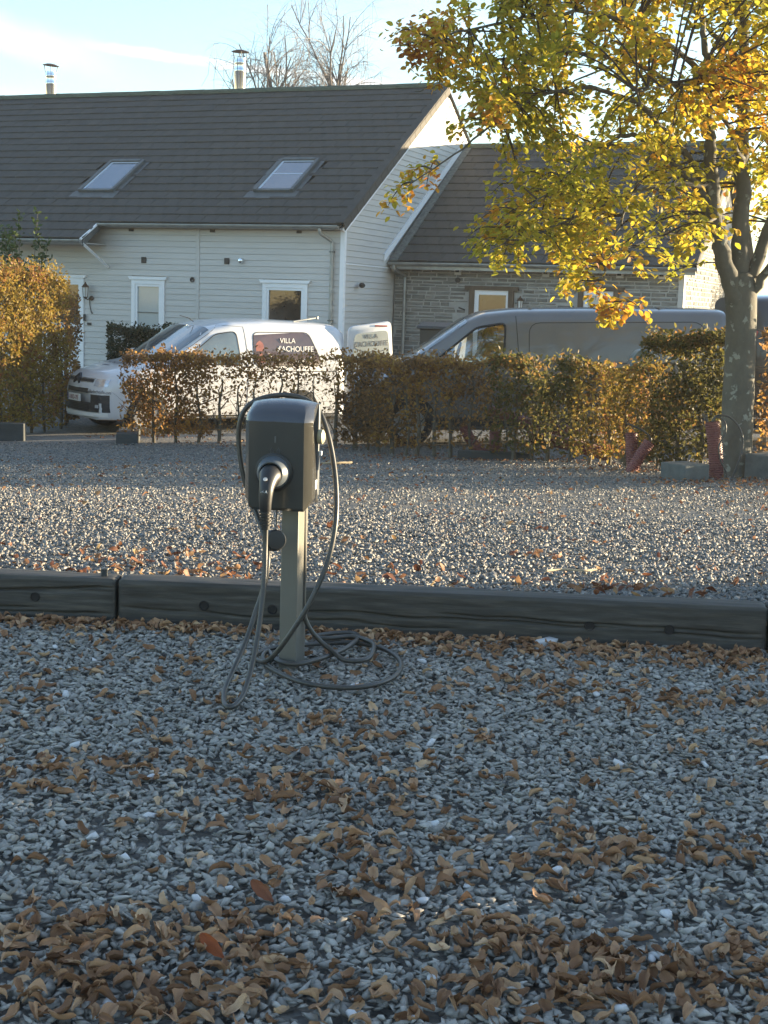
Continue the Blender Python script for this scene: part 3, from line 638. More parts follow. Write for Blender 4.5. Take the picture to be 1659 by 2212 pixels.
# charging cable: plug -> loop on the ground -> over the top -> coil on the ground -> up under the box
CAB = [(-0.372, 4.422, 0.535), (-0.372, 4.42, 0.46), (-0.371, 4.40, 0.38), (-0.375, 4.37, 0.29), (-0.382, 4.33, 0.20), (-0.394, 4.27, 0.112), (-0.408, 4.19, 0.045), (-0.426, 4.12, 0.020), (-0.446, 4.10, 0.018), (-0.463, 4.14, 0.022), (-0.469, 4.22, 0.050), (-0.457, 4.31, 0.085), (-0.430, 4.41, 0.150), (-0.405, 4.47, 0.234), (-0.378, 4.50, 0.33), (-0.372, 4.53, 0.418), (-0.394, 4.60, 0.475), (-0.428, 4.67, 0.540), (-0.458, 4.70, 0.605), (-0.480, 4.71, 0.68), (-0.492, 4.72, 0.765), (-0.490, 4.72, 0.826), (-0.473, 4.72, 0.873), (-0.436, 4.72, 0.905), (-0.381, 4.73, 0.921), (-0.327, 4.73, 0.924), (-0.273, 4.72, 0.913), (-0.228, 4.70, 0.882), (-0.197, 4.68, 0.815), (-0.174, 4.66, 0.726), (-0.159, 4.62, 0.625), (-0.157, 4.58, 0.525), (-0.173, 4.55, 0.42), (-0.202, 4.52, 0.335), (-0.243, 4.50, 0.248), (-0.292, 4.50, 0.165), (-0.343, 4.53, 0.088), (-0.378, 4.58, 0.044), (-0.404, 4.633, 0.026), (-0.423, 4.693, 0.02), (-0.415, 4.771, 0.02), (-0.372, 4.842, 0.02), (-0.294, 4.886, 0.02), (-0.198, 4.933, 0.02), (-0.091, 4.947, 0.022), (0.0, 4.89, 0.02), (0.057, 4.779, 0.02), (0.074, 4.643, 0.02), (0.052, 4.51, 0.02), (0.004, 4.414, 0.02), (-0.069, 4.357, 0.02), (-0.157, 4.352, 0.02), (-0.248, 4.401, 0.02), (-0.321, 4.489, 0.022), (-0.375, 4.589, 0.024), (-0.392, 4.66, 0.040), (-0.378, 4.72, 0.043), (-0.345, 4.625, 0.034), (-0.28, 4.58, 0.032), (-0.20, 4.66, 0.034), (-0.128, 4.794, 0.034), (-0.089, 4.906, 0.040), (-0.078, 5.004, 0.03), (-0.094, 5.055, 0.03), (-0.137, 5.062, 0.03), (-0.20, 5.03, 0.03), (-0.235, 4.97, 0.038), (-0.19, 4.93, 0.045), (-0.10, 4.97, 0.046), (-0.03, 4.90, 0.042), (-0.022, 4.80, 0.035), (-0.045, 4.70, 0.024), (-0.116, 4.675, 0.026), (-0.165, 4.72, 0.062), (-0.200, 4.735, 0.085), (-0.240, 4.735, 0.130), (-0.262, 4.735, 0.182), (-0.268, 4.735, 0.255), (-0.265, 4.735, 0.36), (-0.268, 4.735, 0.47), (-0.270, 4.73, 0.60)]
CAB = [(x, y, z + 0.013*max(0.0, min(1.0, (0.06-z)/0.03))) for x, y, z in CAB]
b = MB(); b.tube(spline(CAB, 5), 0.0085, 10); cab = b.build('charging_cable', m_cable, None, smooth=60)
tag(cab, 'black charging cable looped over the charger and coiled on the chippings', 'cable')

# ------------------------------------------------------------------ white weatherboarded house
HS = empty('white_house', (-0.924, 27.5, 0.0), R(-21.5))
tag(HS, 'pale weatherboarded house with a long dark tiled roof and two roof windows', 'house')
PT = math.atan(0.587); CT, ST = math.cos(PT), math.sin(PT)
EY, EZ = -0.27, 2.70                                 # eave of the main roof
RY, RZ = 5.52, 6.10
def roof_z(y): return EZ+0.587*(y-EY)
def wedge(x0, x1, z0, z1, y=0.0):
    """one lap board: lower edge stands out"""
    b = MB(); b.hexa([(x0, y-0.016, z0), (x1, y-0.016, z0), (x1, y+0.03, z0), (x0, y+0.03, z0), (x0, y-0.004, z1), (x1, y-0.004, z1), (x1, y+0.03, z1), (x0, y+0.03, z1)]); return b
wall = MB()
wall.box(-16, 0.0, 0.032, 0.25, -0.9, 2.66)
wall.poly([(-0.032, 0.03, -0.9), (-0.032, 11.2, -0.9), (-0.032, 11.2, 2.62), (-0.032, RY, RZ-0.12), (-0.032, 0.03, 2.62)])
wall.box(-16, -0.04, 11.0, 11.2, -0.9, 2.6)
wall = wall.build('wall', m_siding, HS)
OPEN = [(-4.67, -3.90, 0.36, 1.60), (-1.70, -0.73, -0.42, 1.60), (-7.05, -5.81, -0.45, 1.60)]
EXPO = 0.1165; z = -0.42
while z < 2.60:
    z1 = min(z+EXPO-0.004, 2.625)
    cuts = [(-16, -15.99)] + [(a, c) for a, c, q0, q1 in OPEN if z1 > q0 and z < q1] + [(-3.185, -3.115), (-0.062, 0)]
    cuts = sorted(cuts); cur = -10.5 if z < 2.3 else -10.5
    for a, c in cuts[1:]:
        if a-cur > 0.03: wedge(cur+0.002, a-0.002, z, z1).build('board', m_siding, wall, recalc=False)
        cur = max(cur, c)
    z += EXPO
# gable boards (side facing right)
def gable_board(z0, z1):
    def span(z):
        a = 0.0 if z < 2.62 else EY+(z-EZ)/0.587+0.20
        e = 2.64 if z < 2.16 else 2.05+(z-2.17)/0.584
        if z > 4.9: e = 2*RY-a
        return a+0.002, max(min(e, 2*RY-a), a+0.01)
    a0, e0 = span(z0); a1, e1 = span(z1)
    if e0-a0 < 0.05: return
    MB().hexa([(0.016, a0, z0), (0.016, e0, z0), (-0.03, e0, z0), (-0.03, a0, z0), (0.004, a1, z1), (0.004, e1, z1), (-0.03, e1, z1), (-0.03, a1, z1)]).build('board', m_siding, wall, recalc=True)
z = -0.42
while z < 5.8: gable_board(z, z+EXPO-0.004); z += EXPO
MB().box(-0.062, 0.022, -0.028, -0.017, -0.45, 2.63).box(0.017, 0.028, -0.017, 0.06, -0.45, 2.63).build('corner_post', m_white, HS)
MB().box(-3.185, -3.115, -0.022, 0.0, -0.45, 2.63).build('seam_trim', m_siding, HS)
MB().box(0.012, 0.026, 0.06, 2.64, 1.985, 2.01).build('band_trim', m_white, HS)
MB().box(-16, 0.0, -0.20, -0.018, 2.626, 2.645).build('soffit', m_siding, HS)
# white barge board where the stone wing meets the gable
def sl(y): return 2.17+0.584*(y-2.05)
b = MB(); b.prism([(0.018, 2.0, sl(2.0)-0.02), (0.018, 6.9, sl(6.9)-0.02), (0.018, 6.9, sl(6.9)+0.13), (0.018, 2.0, sl(2.0)+0.13)], (0.03, 0, 0)); b.build('abutment_board', m_white, HS)
b = MB(); b.prism([(0.004, EY+0.05, roof_z(EY+0.05)-0.10), (0.004, RY, RZ-0.10), (0.004, RY, RZ-0.26), (0.004, 0.12, roof_z(0.12)-0.27), (0.004, -0.02, roof_z(-0.02)-0.26)], (0.03, 0, 0)); b.build('barge_board', m_white, HS)
def window(parent, name, x0, x1, z0, z1, pane_mat, bar=None, head=True, panel=None, frame_mat=m_white, fw=0.085, y=0.0):
    b = MB()
    b.box(x0, x0+fw, y-0.035, y+0.02, z0, z1).box(x1-fw, x1, y-0.035, y+0.02, z0, z1)
    b.box(x0+fw, x1-fw, y-0.034, y+0.02, z1-fw, z1)
    if z0 > 0: b.box(x0+fw, x1-fw, y-0.034, y+0.02, z0, z0+fw*1.2)
    w = b.build(name, frame_mat, parent)
    MB().box(x0+fw, x1-fw, y+0.012, y+0.03, z0+0.02, z1-fw).build('pane', pane_mat, w)
    sb = MB(); t = 0.05; zb = panel if panel else z0+fw*1.2
    sb.box(x0+fw, x0+fw+t, y-0.02, y+0.012, zb, z1-fw).box(x1-fw-t, x1-fw, y-0.02, y+0.012, zb, z1-fw)
    sb.box(x0+fw+t, x1-fw-t, y-0.019, y+0.012, z1-fw-t, z1-fw).box(x0+fw+t, x1-fw-t, y-0.019, y+0.012, zb, zb+t)
    sb.build('sash', m_white, w)
    if bar: MB().box(x0+fw+t, x1-fw-t, y-0.006, y+0.011, bar, bar+0.02).build('glazing_bar', m_lead, w)
    if panel:
        MB().box(x0+fw, x1-fw, y-0.016, y+0.010, z0, panel-0.002).build('lower_panel', m_white, w)
    if head:
        b = MB(); b.prism([(x0-0.07, y-0.06, z1+0.065), (x1+0.07, y-0.06, z1+0.065), (x1+0.03, y-0.06, z1+0.002), (x0-0.03, y-0.06, z1+0.002)], (0, 0.06, 0)); b.build('head_trim', m_white, w)
    return w
window(HS, 'window', -4.67, -3.90, 0.36, 1.595, m_frost, bar=0.93)
window(HS, 'glazed_door', -1.70, -0.73, -0.42, 1.595, m_pane, panel=0.25)
d = window(HS, 'front_door', -7.05, -5.81, -0.45, 1.595, m_pane, panel=0.62)
MB().tube([(-5.93, -0.05, 0.55), (-5.93, -0.09, 0.55), (-6.03, -0.09, 0.55)], 0.010, 8).build('handle', m_chrome, d)
for X, Z in ((-4.39, 1.99), (-2.50, 2.00)):
    v_ = MB().box(X-0.055, X+0.055, -0.03, 0.0, Z-0.06, Z+0.06).build('vent', m_vent, HS, bevel=0.004)
    for k in range(4): MB().box(X-0.045, X+0.045, -0.036, -0.03, Z-0.045+k*0.025, Z-0.033+k*0.025).build('slat', m_dark, v_)
MB().lathe([(0.0, 0.10), (0.045, 0.085), (0.058, 0.05), (0.055, 0.0)], 18, Matrix.Translation((-2.17, 0, 2.01)) @ Matrix.Rotation(R(90), 4, 'X')).build('round_vent', m_steel, HS, smooth=50)
MB().lathe([(0.05, 0), (0.05, 0.03), (0.036, 0.03), (0.03, 0.012), (0.0, 0.012)], 18, Matrix.Translation((-3.27, 0, 1.62)) @ Matrix.Rotation(R(90), 4, 'X')).build('pipe_hole', m_vent, HS, smooth=50)
for X in (-4.69, -2.83, -0.94): MB().box(X-0.05, X+0.05, -0.03, -0.001, 2.555, 2.605).build('eave_vent', m_vent, HS)
def gutter(parent, x0, x1, y, z, r=0.058):
    b = MB(); n = 8; pr = [(y-r*math.cos(math.pi*k/n), z-r*math.sin(math.pi*k/n)) for k in range(n+1)]
    pr = [(y-r-0.010, z+0.006), (y-r-0.012, z-0.006)] + pr
    for k in range(len(pr)-1): b.quad((x0, *pr[k]), (x1, *pr[k]), (x1, *pr[k+1]), (x0, *pr[k+1]))
    for x in (x0, x1): b.poly([(x, *p) for p in pr[2:]])
    return b.build('gutter', m_zinc, parent, smooth=50)
gutter(HS, -5.27, 0.02, -0.33, 2.685); gutter(HS, -16, -5.29, -0.93, 2.33)
b = MB(); b.tube(spline([(-0.36, -0.33, 2.63), (-0.36, -0.33, 2.57), (-0.33, -0.28, 2.52), (-0.235, -0.10, 2.42), (-0.215, -0.07, 2.37), (-0.215, -0.07, 2.25)], 4) + [Vector((-0.215, -0.07, 2.0)), Vector((-0.215, -0.07, -0.6))], 0.034, 12)
dp = b.build('downpipe', m_zinc, HS, smooth=50)
for Z in (2.2, 0.9): MB().box(-0.26, -0.17, -0.112, -0.02, Z, Z+0.022).build('pipe_clip', m_lead, dp)
b = MB(); b.tube([(-5.30, -0.92, 2.34), (-5.28, -0.34, 2.67)], 0.026, 6); b.build('stepped_fascia', m_white, HS)
b = MB(); b.tube([(-5.29, -0.86, 2.27), (-5.22, -0.03, 1.83)], 0.032, 4); b.build('eave_bracket', m_white, HS)
b = MB(); b.box(-16, -5.28, -0.86, 0.0, 2.27, 2.285); b.build('porch_soffit', m_siding, HS)
b = MB(); b.tube([(0.03, 0.74, 1.61), (0.09, 0.70, 1.61)], 0.045, 10); cm = b.build('wall_camera', m_white, None, smooth=50); cm.parent = HS
b = MB(); b.tube([(0.09, 0.70, 1.61), (0.15, 0.62, 1.605)], 0.05, 10); b.tube([(0.15, 0.62, 1.605), (0.19, 0.57, 1.60)], 0.038, 10); b.build('camera_head', m_dark, cm, smooth=50)

def tile_mesh(w=0.2992, L=0.43, t=0.026):
    b = MB(); b.hexa([(0, 0, 0.016), (w, 0, 0.016), (w, L, -0.008), (0, L, -0.008), (0, 0.004, 0.016+t), (w, 0.004, 0.016+t), (w, L, -0.008+t), (0, L, -0.008+t)])
    return b.mesh('tile', bevel=0.004, seg=1)
TM = [tile_mesh(), tile_mesh(0.2985, 0.428, 0.028)]
for me in TM: me.materials.append(m_tile)
def arr(me): return np.array([v.co[:] for v in me.vertices]), [list(p.vertices) for p in me.polygons]
def tiled_roof(parent, base, x_of, eave_y, eave_z, ang, ncourse, holes, keep_from, first=0, cam_x=1e9, seed=0):
    """x_of(course) -> (x0, x1); the 300 nearest tiles are objects, the rest one part"""
    r = np.random.default_rng(seed); spots = []; g_ = 0.348; c, s = math.cos(ang), math.sin(ang)
    for j in range(first, ncourse):
        x0, x1 = x_of(j); x = x1 - 0.30 + (0.15 if j % 2 else 0)
        while x > x0-0.3:
            d_ = j*g_
            if not any(hx0-0.10 < x+0.15 < hx1+0.10 and hd0-0.26 < d_ < hd1-0.02 for hx0, hx1, hd0, hd1 in holes):
                xa, xb = max(x, x0), min(x+0.30, x1)
                if xb-xa > 0.28: spots.append((x, eave_y+d_*c, eave_z+d_*s, j))
                elif xb-xa > 0.05: spots.append((xa, eave_y+d_*c, eave_z+d_*s, j, (xb-xa)/0.30))
            x -= 0.30
    mw = parent.matrix_world if False else (Matrix.Translation(parent.location) @ parent.rotation_euler.to_matrix().to_4x4())
    spots.sort(key=lambda p: (mw @ Vector(p[:3]) - Vector((0, 0, CAM_H))).length)
    Vs, Fs, n0 = [], [], 0
    tv, tf = arr(TM[0]); tf = [f for f in tf]
    rot = Matrix.Rotation(ang, 4, 'X')
    for k, p in enumerate(spots):
        jit = (r.normal(0, 0.004), 0, r.normal(0, 0.006)); dz = r.normal(0, 0.0015)
        if k < 300:
            o = link('tile', TM[k % 2], base, None, (p[0], p[1], p[2]+dz), (ang+jit[0], 0, jit[2]*0.3))
            if len(p) == 5: o.scale = (p[4], 1, 1)
        else:
            m_ = Matrix.Translation((p[0], p[1], p[2]+dz)) @ Matrix.Rotation(ang+jit[0], 4, 'X')
            sx = p[4] if len(p) == 5 else 1
            vv = [(m_ @ Vector((q[0]*sx, q[1], q[2])))[:] for q in tv]; Vs += vv
            Fs += [tuple(i+n0 for i in f) for f in tf]; n0 += len(vv)
    if Vs:
        me = bpy.data.meshes.new('tile_field'); me.from_pydata(Vs, [], Fs); me.update()
        tag(link('tile_field', me, base, m_tile), kind='stuff')
# roof decks
b = MB(); b.quad((-16, EY, EZ-0.03), (0.05, EY, EZ-0.03), (0.05, RY, RZ-0.03), (-16, RY, RZ-0.03)); b.quad((0.05, RY, RZ-0.03), (0.05, 11.35, EZ-0.03), (-16, 11.35, EZ-0.03), (-16, RY, RZ-0.03))
b.quad((-16, EY-0.60, EZ-0.03-0.352), (-5.27, EY-0.60, EZ-0.03-0.352), (-5.27, EY, EZ-0.03), (-16, EY, EZ-0.03))
b.prism([(-5.27, EY-0.60, EZ-0.02-0.352), (-5.27, EY, EZ-0.02), (-5.27, EY, EZ-0.14), (-5.27, EY-0.60, EZ-0.14-0.352)], (-0.02, 0, 0))
roof = b.build('roof', m_lead, HS)
SKY = [(-6.53, -5.66, 1.33, 2.80), (-2.39, -1.50, 1.33, 2.80)]
tiled_roof(HS, roof, lambda j: (-13.2, 0.03) if j >= 0 else (-13.2, -5.27), EY, EZ, PT, 19, SKY, 300, first=-2, seed=3)
vm = MB().box(0, 0.17, 0, 0.40, 0.02, 0.05).box(0.155, 0.175, 0.0, 0.345, -0.13, 0.02).mesh('verge_tile', bevel=0.006, seg=1); vm.materials.append(m_tile)
for j in range(19): link('verge_tile', vm, roof, None, (-0.06, EY+j*0.348*CT, EZ+j*0.348*ST+0.012), (PT+0.02, 0, 0))
b = MB(); n = 6; prf = [(RY+0.13*math.cos(math.pi*k/n), RZ-0.03+0.12*math.sin(math.pi*k/n)) for k in range(n+1)]
for k in range(n): b.quad((0, *(prf[k][0]-RY, prf[k][1]-RZ)), (0.42, *(prf[k][0]-RY, prf[k][1]-RZ)), (0.42, *(prf[k+1][0]-RY, prf[k+1][1]-RZ)), (0, *(prf[k+1][0]-RY, prf[k+1][1]-RZ)))
b.poly([(0, p[0]-RY, p[1]-RZ) for p in prf]); b.poly([(0.42, p[0]-RY, p[1]-RZ) for p in prf])
rm = b.mesh('ridge_tile', smooth=50); rm.materials.append(m_ridge)
for k in range(32): link('ridge_tile', rm, roof, None, (0.05-0.42-k*0.41, RY, RZ+random.uniform(-0.004, 0.004)), (0, random.uniform(-0.006, 0.006), 0))
def on_roof(X, dd, h): return Vector((X, EY+dd*CT-h*ST, EZ+dd*ST+h*CT))
for (x0, x1, d0, d1), barred in zip(SKY, (False, True)):
    sw = empty('skylight', on_roof((x0+x1)/2, (d0+d1)/2, 0.0)); sw.rotation_euler = (PT, 0, 0); sw.parent = HS
    hw, hd = (x1-x0)/2, (d1-d0)/2; f = 0.075
    b = MB(); b.box(-hw, -hw+f, -hd, hd, -0.02, 0.105).box(hw-f, hw, -hd, hd, -0.02, 0.105).box(-hw+f, hw-f, hd-f*1.2, hd, -0.02, 0.12).box(-hw+f, hw-f, -hd, -hd+f, -0.02, 0.09)
    b.build('frame', m_lead, sw, bevel=0.006, seg=1)
    MB().box(-hw+f, hw-f, -hd+f, hd-f*1.2, 0.068, 0.075).build('pane', m_skypane, sw)
    b = MB(); t = 0.05; b.box(-hw+f, -hw+f+t, -hd+f, hd-f*1.2, 0.0762, 0.079).box(-hw+f+t, hw-f, hd-f*1.2-t*0.7, hd-f*1.2, 0.0762, 0.079)
    if barred: b.box(-hw+f+t, hw-f, 0.02, 0.05, 0.0762, 0.079)
    b.build('blind_edge', m_lining, sw)
    b = MB(); b.box(-hw-0.12, hw+0.12, -hd-0.26, -hd-0.005, 0.030, 0.040).box(hw+0.005, hw+0.11, -hd-0.2, hd+0.1, 0.026, 0.036).box(-hw-0.11, -hw-0.005, -hd-0.2, hd+0.1, 0.026, 0.036); b.build('flashing', m_lead, sw)
def chimney(X, top, tilt):
    c = empty('chimney', (X, 5.82, 5.8)); c.parent = HS; h = top-5.8-0.20
    MB().lathe([(0.135, 0), (0.135, h-0.32), (0.139, h-0.31), (0.139, h-0.27), (0.135, h-0.26), (0.135, h-0.13), (0.139, h-0.12), (0.139, h-0.09), (0.135, h-0.08), (0.135, h), (0.12, h), (0.12, h-0.3)], 28).build('flue', m_steel, c, smooth=40)
    m_ = Matrix.Translation((0, 0, h+0.145)) @ Matrix.Rotation(tilt, 4, 'Y')
    MB().lathe([(0.0, 0.055), (0.10, 0.042), (0.205, 0.005), (0.21, 0.0), (0.20, -0.004), (0.0, 0.03)], 28, m_).build('rain_cap', m_copper, c, smooth=50)
    for k in range(4):
        a = R(35+90*k); MB().tube([(0.13*math.cos(a), 0.13*math.sin(a), h-0.03), (0.17*math.cos(a), 0.17*math.sin(a), h+0.15)], 0.009, 6).build('stay', m_lead, c)
    MB().box(-0.006, 0.006, -0.142, -0.134, 0, h).build('seam', m_lead, c)
    return c
chimney(-10.66, 6.98, R(5)); chimney(-5.33, 7.13, R(1))

# ------------------------------------------------------------------ stone cottage wing
SH = empty('stone_cottage', HS.location, R(-21.5))
tag(SH, 'low grey stone cottage with dark tiled roof joined to the white gable', 'house')
WY = 2.64; X1 = 6.01; A2 = math.atan(0.6113); SEY, SEZ = 2.28, 2.12; SRY, SRZ = 6.86, 4.92
b = MB(); b.box(0.02, X1, WY+0.03, WY+0.3, -0.9, 2.06)
b.poly([(X1-0.03, WY, -0.9), (X1-0.03, 11.0, -0.9), (X1-0.03, 11.0, 2.1), (X1-0.03, SRY, SRZ-0.1), (X1-0.03, WY, 2.1)])
b.box(0.05, X1-0.05, 10.9, 11.0, -0.9, 2.1)
sw_ = b.build('wall', m_mortar, SH)
r = np.random.default_rng(31); stones = []
SOPEN = [(1.66, 2.64, -0.5, 1.62), (3.92, 4.80, 0.4, 1.66)]
def course(u0, u1, z0, z1, face):
    u = u0 - r.uniform(0, 0.15)
    while u < u1:
        L = r.uniform(0.14, 0.46); a, c = max(u+0.012, u0), min(u+L-0.012, u1); zz1 = z1-r.uniform(0.012, 0.026)
        if c-a > 0.05 and not (face == 0 and any(a < o1 and c > o0 and z1 > q0 and z0 < q1 for o0, o1, q0, q1 in SOPEN)): stones.append((face, a, c, z0+0.004, zz1, r.uniform(0.008, 0.022)))
        u += L
z = -0.5
while z < 2.04:
    h = r.choice([0.05, 0.06, 0.075, 0.09]); h = min(h, 2.05-z); course(0.03, X1-0.09, z, z+h, 0); z += h
z = -0.5
while z < 3.6:
    h = r.choice([0.06, 0.08, 0.10]); e = 9.5 if z < 2.1 else 7.5
    course(WY+0.09 if z < 2.1 else SEY+(z-SEZ)/0.584+0.3, e, z, z+h, 1); z += h
def stone_geo(st):
    f, a, c, z0, z1, d_ = st; q = lambda: r.uniform(-0.006, 0.006); i = 0.007
    back = [(a+q(), z0+q()), (c+q(), z0+q()), (c+q(), z1+q()), (a+q(), z1+q())]
    fr = [(p[0]+(i if k in (0, 3) else -i), p[1]+(i if k < 2 else -i)) for k, p in enumerate(back)]
    if f == 0: return [(u, WY+0.032, zz) for u, zz in back] + [(u, WY+0.03-d_, zz) for u, zz in fr]
    return [(X1-0.032, u, zz) for u, zz in back] + [(X1-0.03+d_, u, zz) for u, zz in fr]
stones.sort(key=lambda s: -(s[2]-s[1])*(s[4]-s[3])*(1.0 if s[3] > 0.7 else 0.2)*(1 if s[0] == 0 else 0.6))
bulk = MB()
for k, st in enumerate(stones):
    if k < 300: MB().hexa(stone_geo(st)).build('stone', m_stone, sw_)
    else: bulk.hexa(stone_geo(st))
tag(bulk.build('stonework', m_stone, sw_), kind='stuff')
MB().box(X1-0.085, X1+0.02, WY-0.012, WY+0.08, -0.6, 2.07).build('corner_post', m_siding, SH)
def oak_frame(x0, x1, z0, z1, name, panes):
    f = 0.11; b = MB(); b.box(x0, x0+f, WY-0.03, WY+0.05, z0, z1).box(x1-f, x1, WY-0.03, WY+0.05, z0, z1).box(x0-0.10, x1+0.10, WY-0.034, WY+0.05, z1, z1+0.085)
    w = b.build(name, m_wood, SH)
    MB().box(x0+f, x0+f+0.09, WY+0.0, WY+0.035, z0, z1).box(x1-f-0.05, x1-f, WY+0.0, WY+0.035, z0, z1).box(x0+f+0.09, x1-f-0.05, WY+0.001, WY+0.035, z1-0.09, z1).build('sash', m_white, w)
    MB().box(x0+f+0.09, x1-f-0.05, WY+0.022, WY+0.034, z0, z1-0.09).build('pane', panes, w); return w
oak_frame(1.68, 2.62, -0.5, 1.60, 'glazed_door', m_pane); oak_frame(3.95, 4.77, 0.45, 1.64, 'window', m_frost)
gutter(SH, 0.03, X1+0.33, SEY-0.05, SEZ-0.01, 0.06)
b = MB(); b.box(0.05, X1+0.28, SEY+0.02, SEY+0.05, SEZ-0.14, SEZ-0.03); b.build('fascia', m_zinc, SH)
b = MB(); b.tube(spline([(0.16, SEY-0.05, 2.06), (0.16, SEY-0.05, 2.0), (0.18, SEY, 1.95), (0.27, WY-0.07, 1.86), (0.28, WY-0.06, 1.80)], 4)+[Vector((0.28, WY-0.06, 1.2)), Vector((0.28, WY-0.06, -0.6))], 0.034, 12); b.build('downpipe', m_zinc, SH, smooth=50)
for X in (1.42, 3.28, 4.77, 5.6):
    v_ = MB().box(X-0.07, X+0.07, WY-0.04, WY+0.02, 1.90, 2.03).build('eave_vent', m_siding, SH); MB().box(X-0.05, X+0.03, WY-0.045, WY-0.04, 1.95, 2.025).build('opening', m_dark, v_)
MB().lathe([(0.055, 0), (0.055, 0.02), (0.04, 0.02), (0.0, 0.01)], 16, Matrix.Translation((1.42, WY, 1.79)) @ Matrix.Rotation(R(90), 4, 'X')).build('pipe_hole', m_dark, SH)
b = MB(); b.quad((0.03, SEY, SEZ-0.03), (X1+0.28, SEY, SEZ-0.03), (X1+0.28, SRY, SRZ-0.03), (0.03, SRY, SRZ-0.03)); b.quad((X1+0.28, SRY, SRZ-0.03), (X1+0.28, 11.44, SEZ-0.03), (0.03, 11.44, SEZ-0.03), (0.03, SRY, SRZ-0.03))
roof2 = b.build('roof', m_lead, SH)
tiled_roof(SH, roof2, lambda j: (0.22, X1+0.26), SEY, SEZ, A2, 15, [], 300, seed=5)
for j in range(15): link('verge_tile', vm, roof2, None, (X1+0.13, SEY+j*0.348*math.cos(A2), SEZ+j*0.348*math.sin(A2)+0.012), (A2+0.02, 0, 0))
for k in range(15): link('ridge_tile', rm, roof2, None, (0.05+k*0.41, SRY, SRZ), (0, 0, 0))
b = MB(); b.prism([(0.05, SEY-0.02, SEZ+0.012), (0.05, SRY, SRZ+0.012), (0.05, SRY, SRZ+0.05), (0.05, SEY-0.02, SEZ+0.05)], (0.17, 0, 0)); b.build('abutment_flashing', M('mossy_flashing', (0.13, 0.135, 0.12), 0.85, var=0.4, scale=14, bump=0.5), SH)

# wall lanterns
def lantern(base, X, Y, Z, label, s=1.0):
    l = empty('wall_lantern', base.location + base.rotation_euler.to_matrix() @ Vector((X, Y, Z)), R(-21.5)); l.scale = (s, s, s)
    tag(l, label, 'lantern', 'wall lanterns')
    MB().lathe([(0.0, 0.10), (0.012, 0.10), (0.02, 0.07), (0.085, 0.0), (0.085, -0.01), (0.0, -0.01)], 6, Matrix.Translation((0, -0.13, 0.06))).build('lantern_roof', m_copper, l)
    MB().lathe([(0.048, -0.19), (0.062, 0.0)], 6, Matrix.Translation((0, -0.13, 0.05))).build('lantern_glass', m_frosty, l)
    b = MB()
    for k in range(6):
        a = 2*math.pi*k/6; b.tube([(0.05*math.cos(a), -0.13+0.05*math.sin(a), -0.14), (0.066*math.cos(a), -0.13+0.066*math.sin(a), 0.05)], 0.006, 4)
    b.lathe([(0.0, -0.04), (0.03, -0.03), (0.058, 0.0), (0.05, 0.005), (0.0, 0.005)], 6, Matrix.Translation((0, -0.13, -0.145))); b.build('cage', m_copper, l)
    b = MB(); b.tube([(0, -0.13, -0.17), (0.03, -0.10, -0.20), (0.07, -0.03, -0.16), (0.07, 0.0, -0.16)], 0.011, 6); b.lathe([(0.05, 0), (0.05, 0.02), (0.0, 0.03)], 12, Matrix.Translation((0.07, 0.0, -0.17)) @ Matrix.Rotation(R(90), 4, 'X'))
    b.build('wall_arm', m_copper, l, smooth=50); return l
lantern(HS, -5.69, -0.017, 1.36, 'copper lantern on the weatherboards beside the front door')
lantern(SH, 2.80, WY-0.02, 1.36, 'grey lantern on the stone wall beside the oak framed door', 0.9)
b = MB(); b.tube([(-5.67, -0.03, 1.20), (-5.66, -0.03, 1.05), (-5.63, -0.03, 0.92)], 0.008, 6); b.tube([(-5.63, -0.03, 0.92), (-5.60, -0.03, 0.88)], 0.012, 6); cb = b.build('lantern_cord', m_dark, HS)
kb = MB().box(-5.80, -5.755, -0.07, -0.036, 0.72, 0.86).build('door_keypad', m_dark, HS, bevel=0.006)
MB().box(-5.72, -5.63, -0.04, -0.017, 0.64, 0.69).build('wall_socket', m_dark, HS, bevel=0.004)

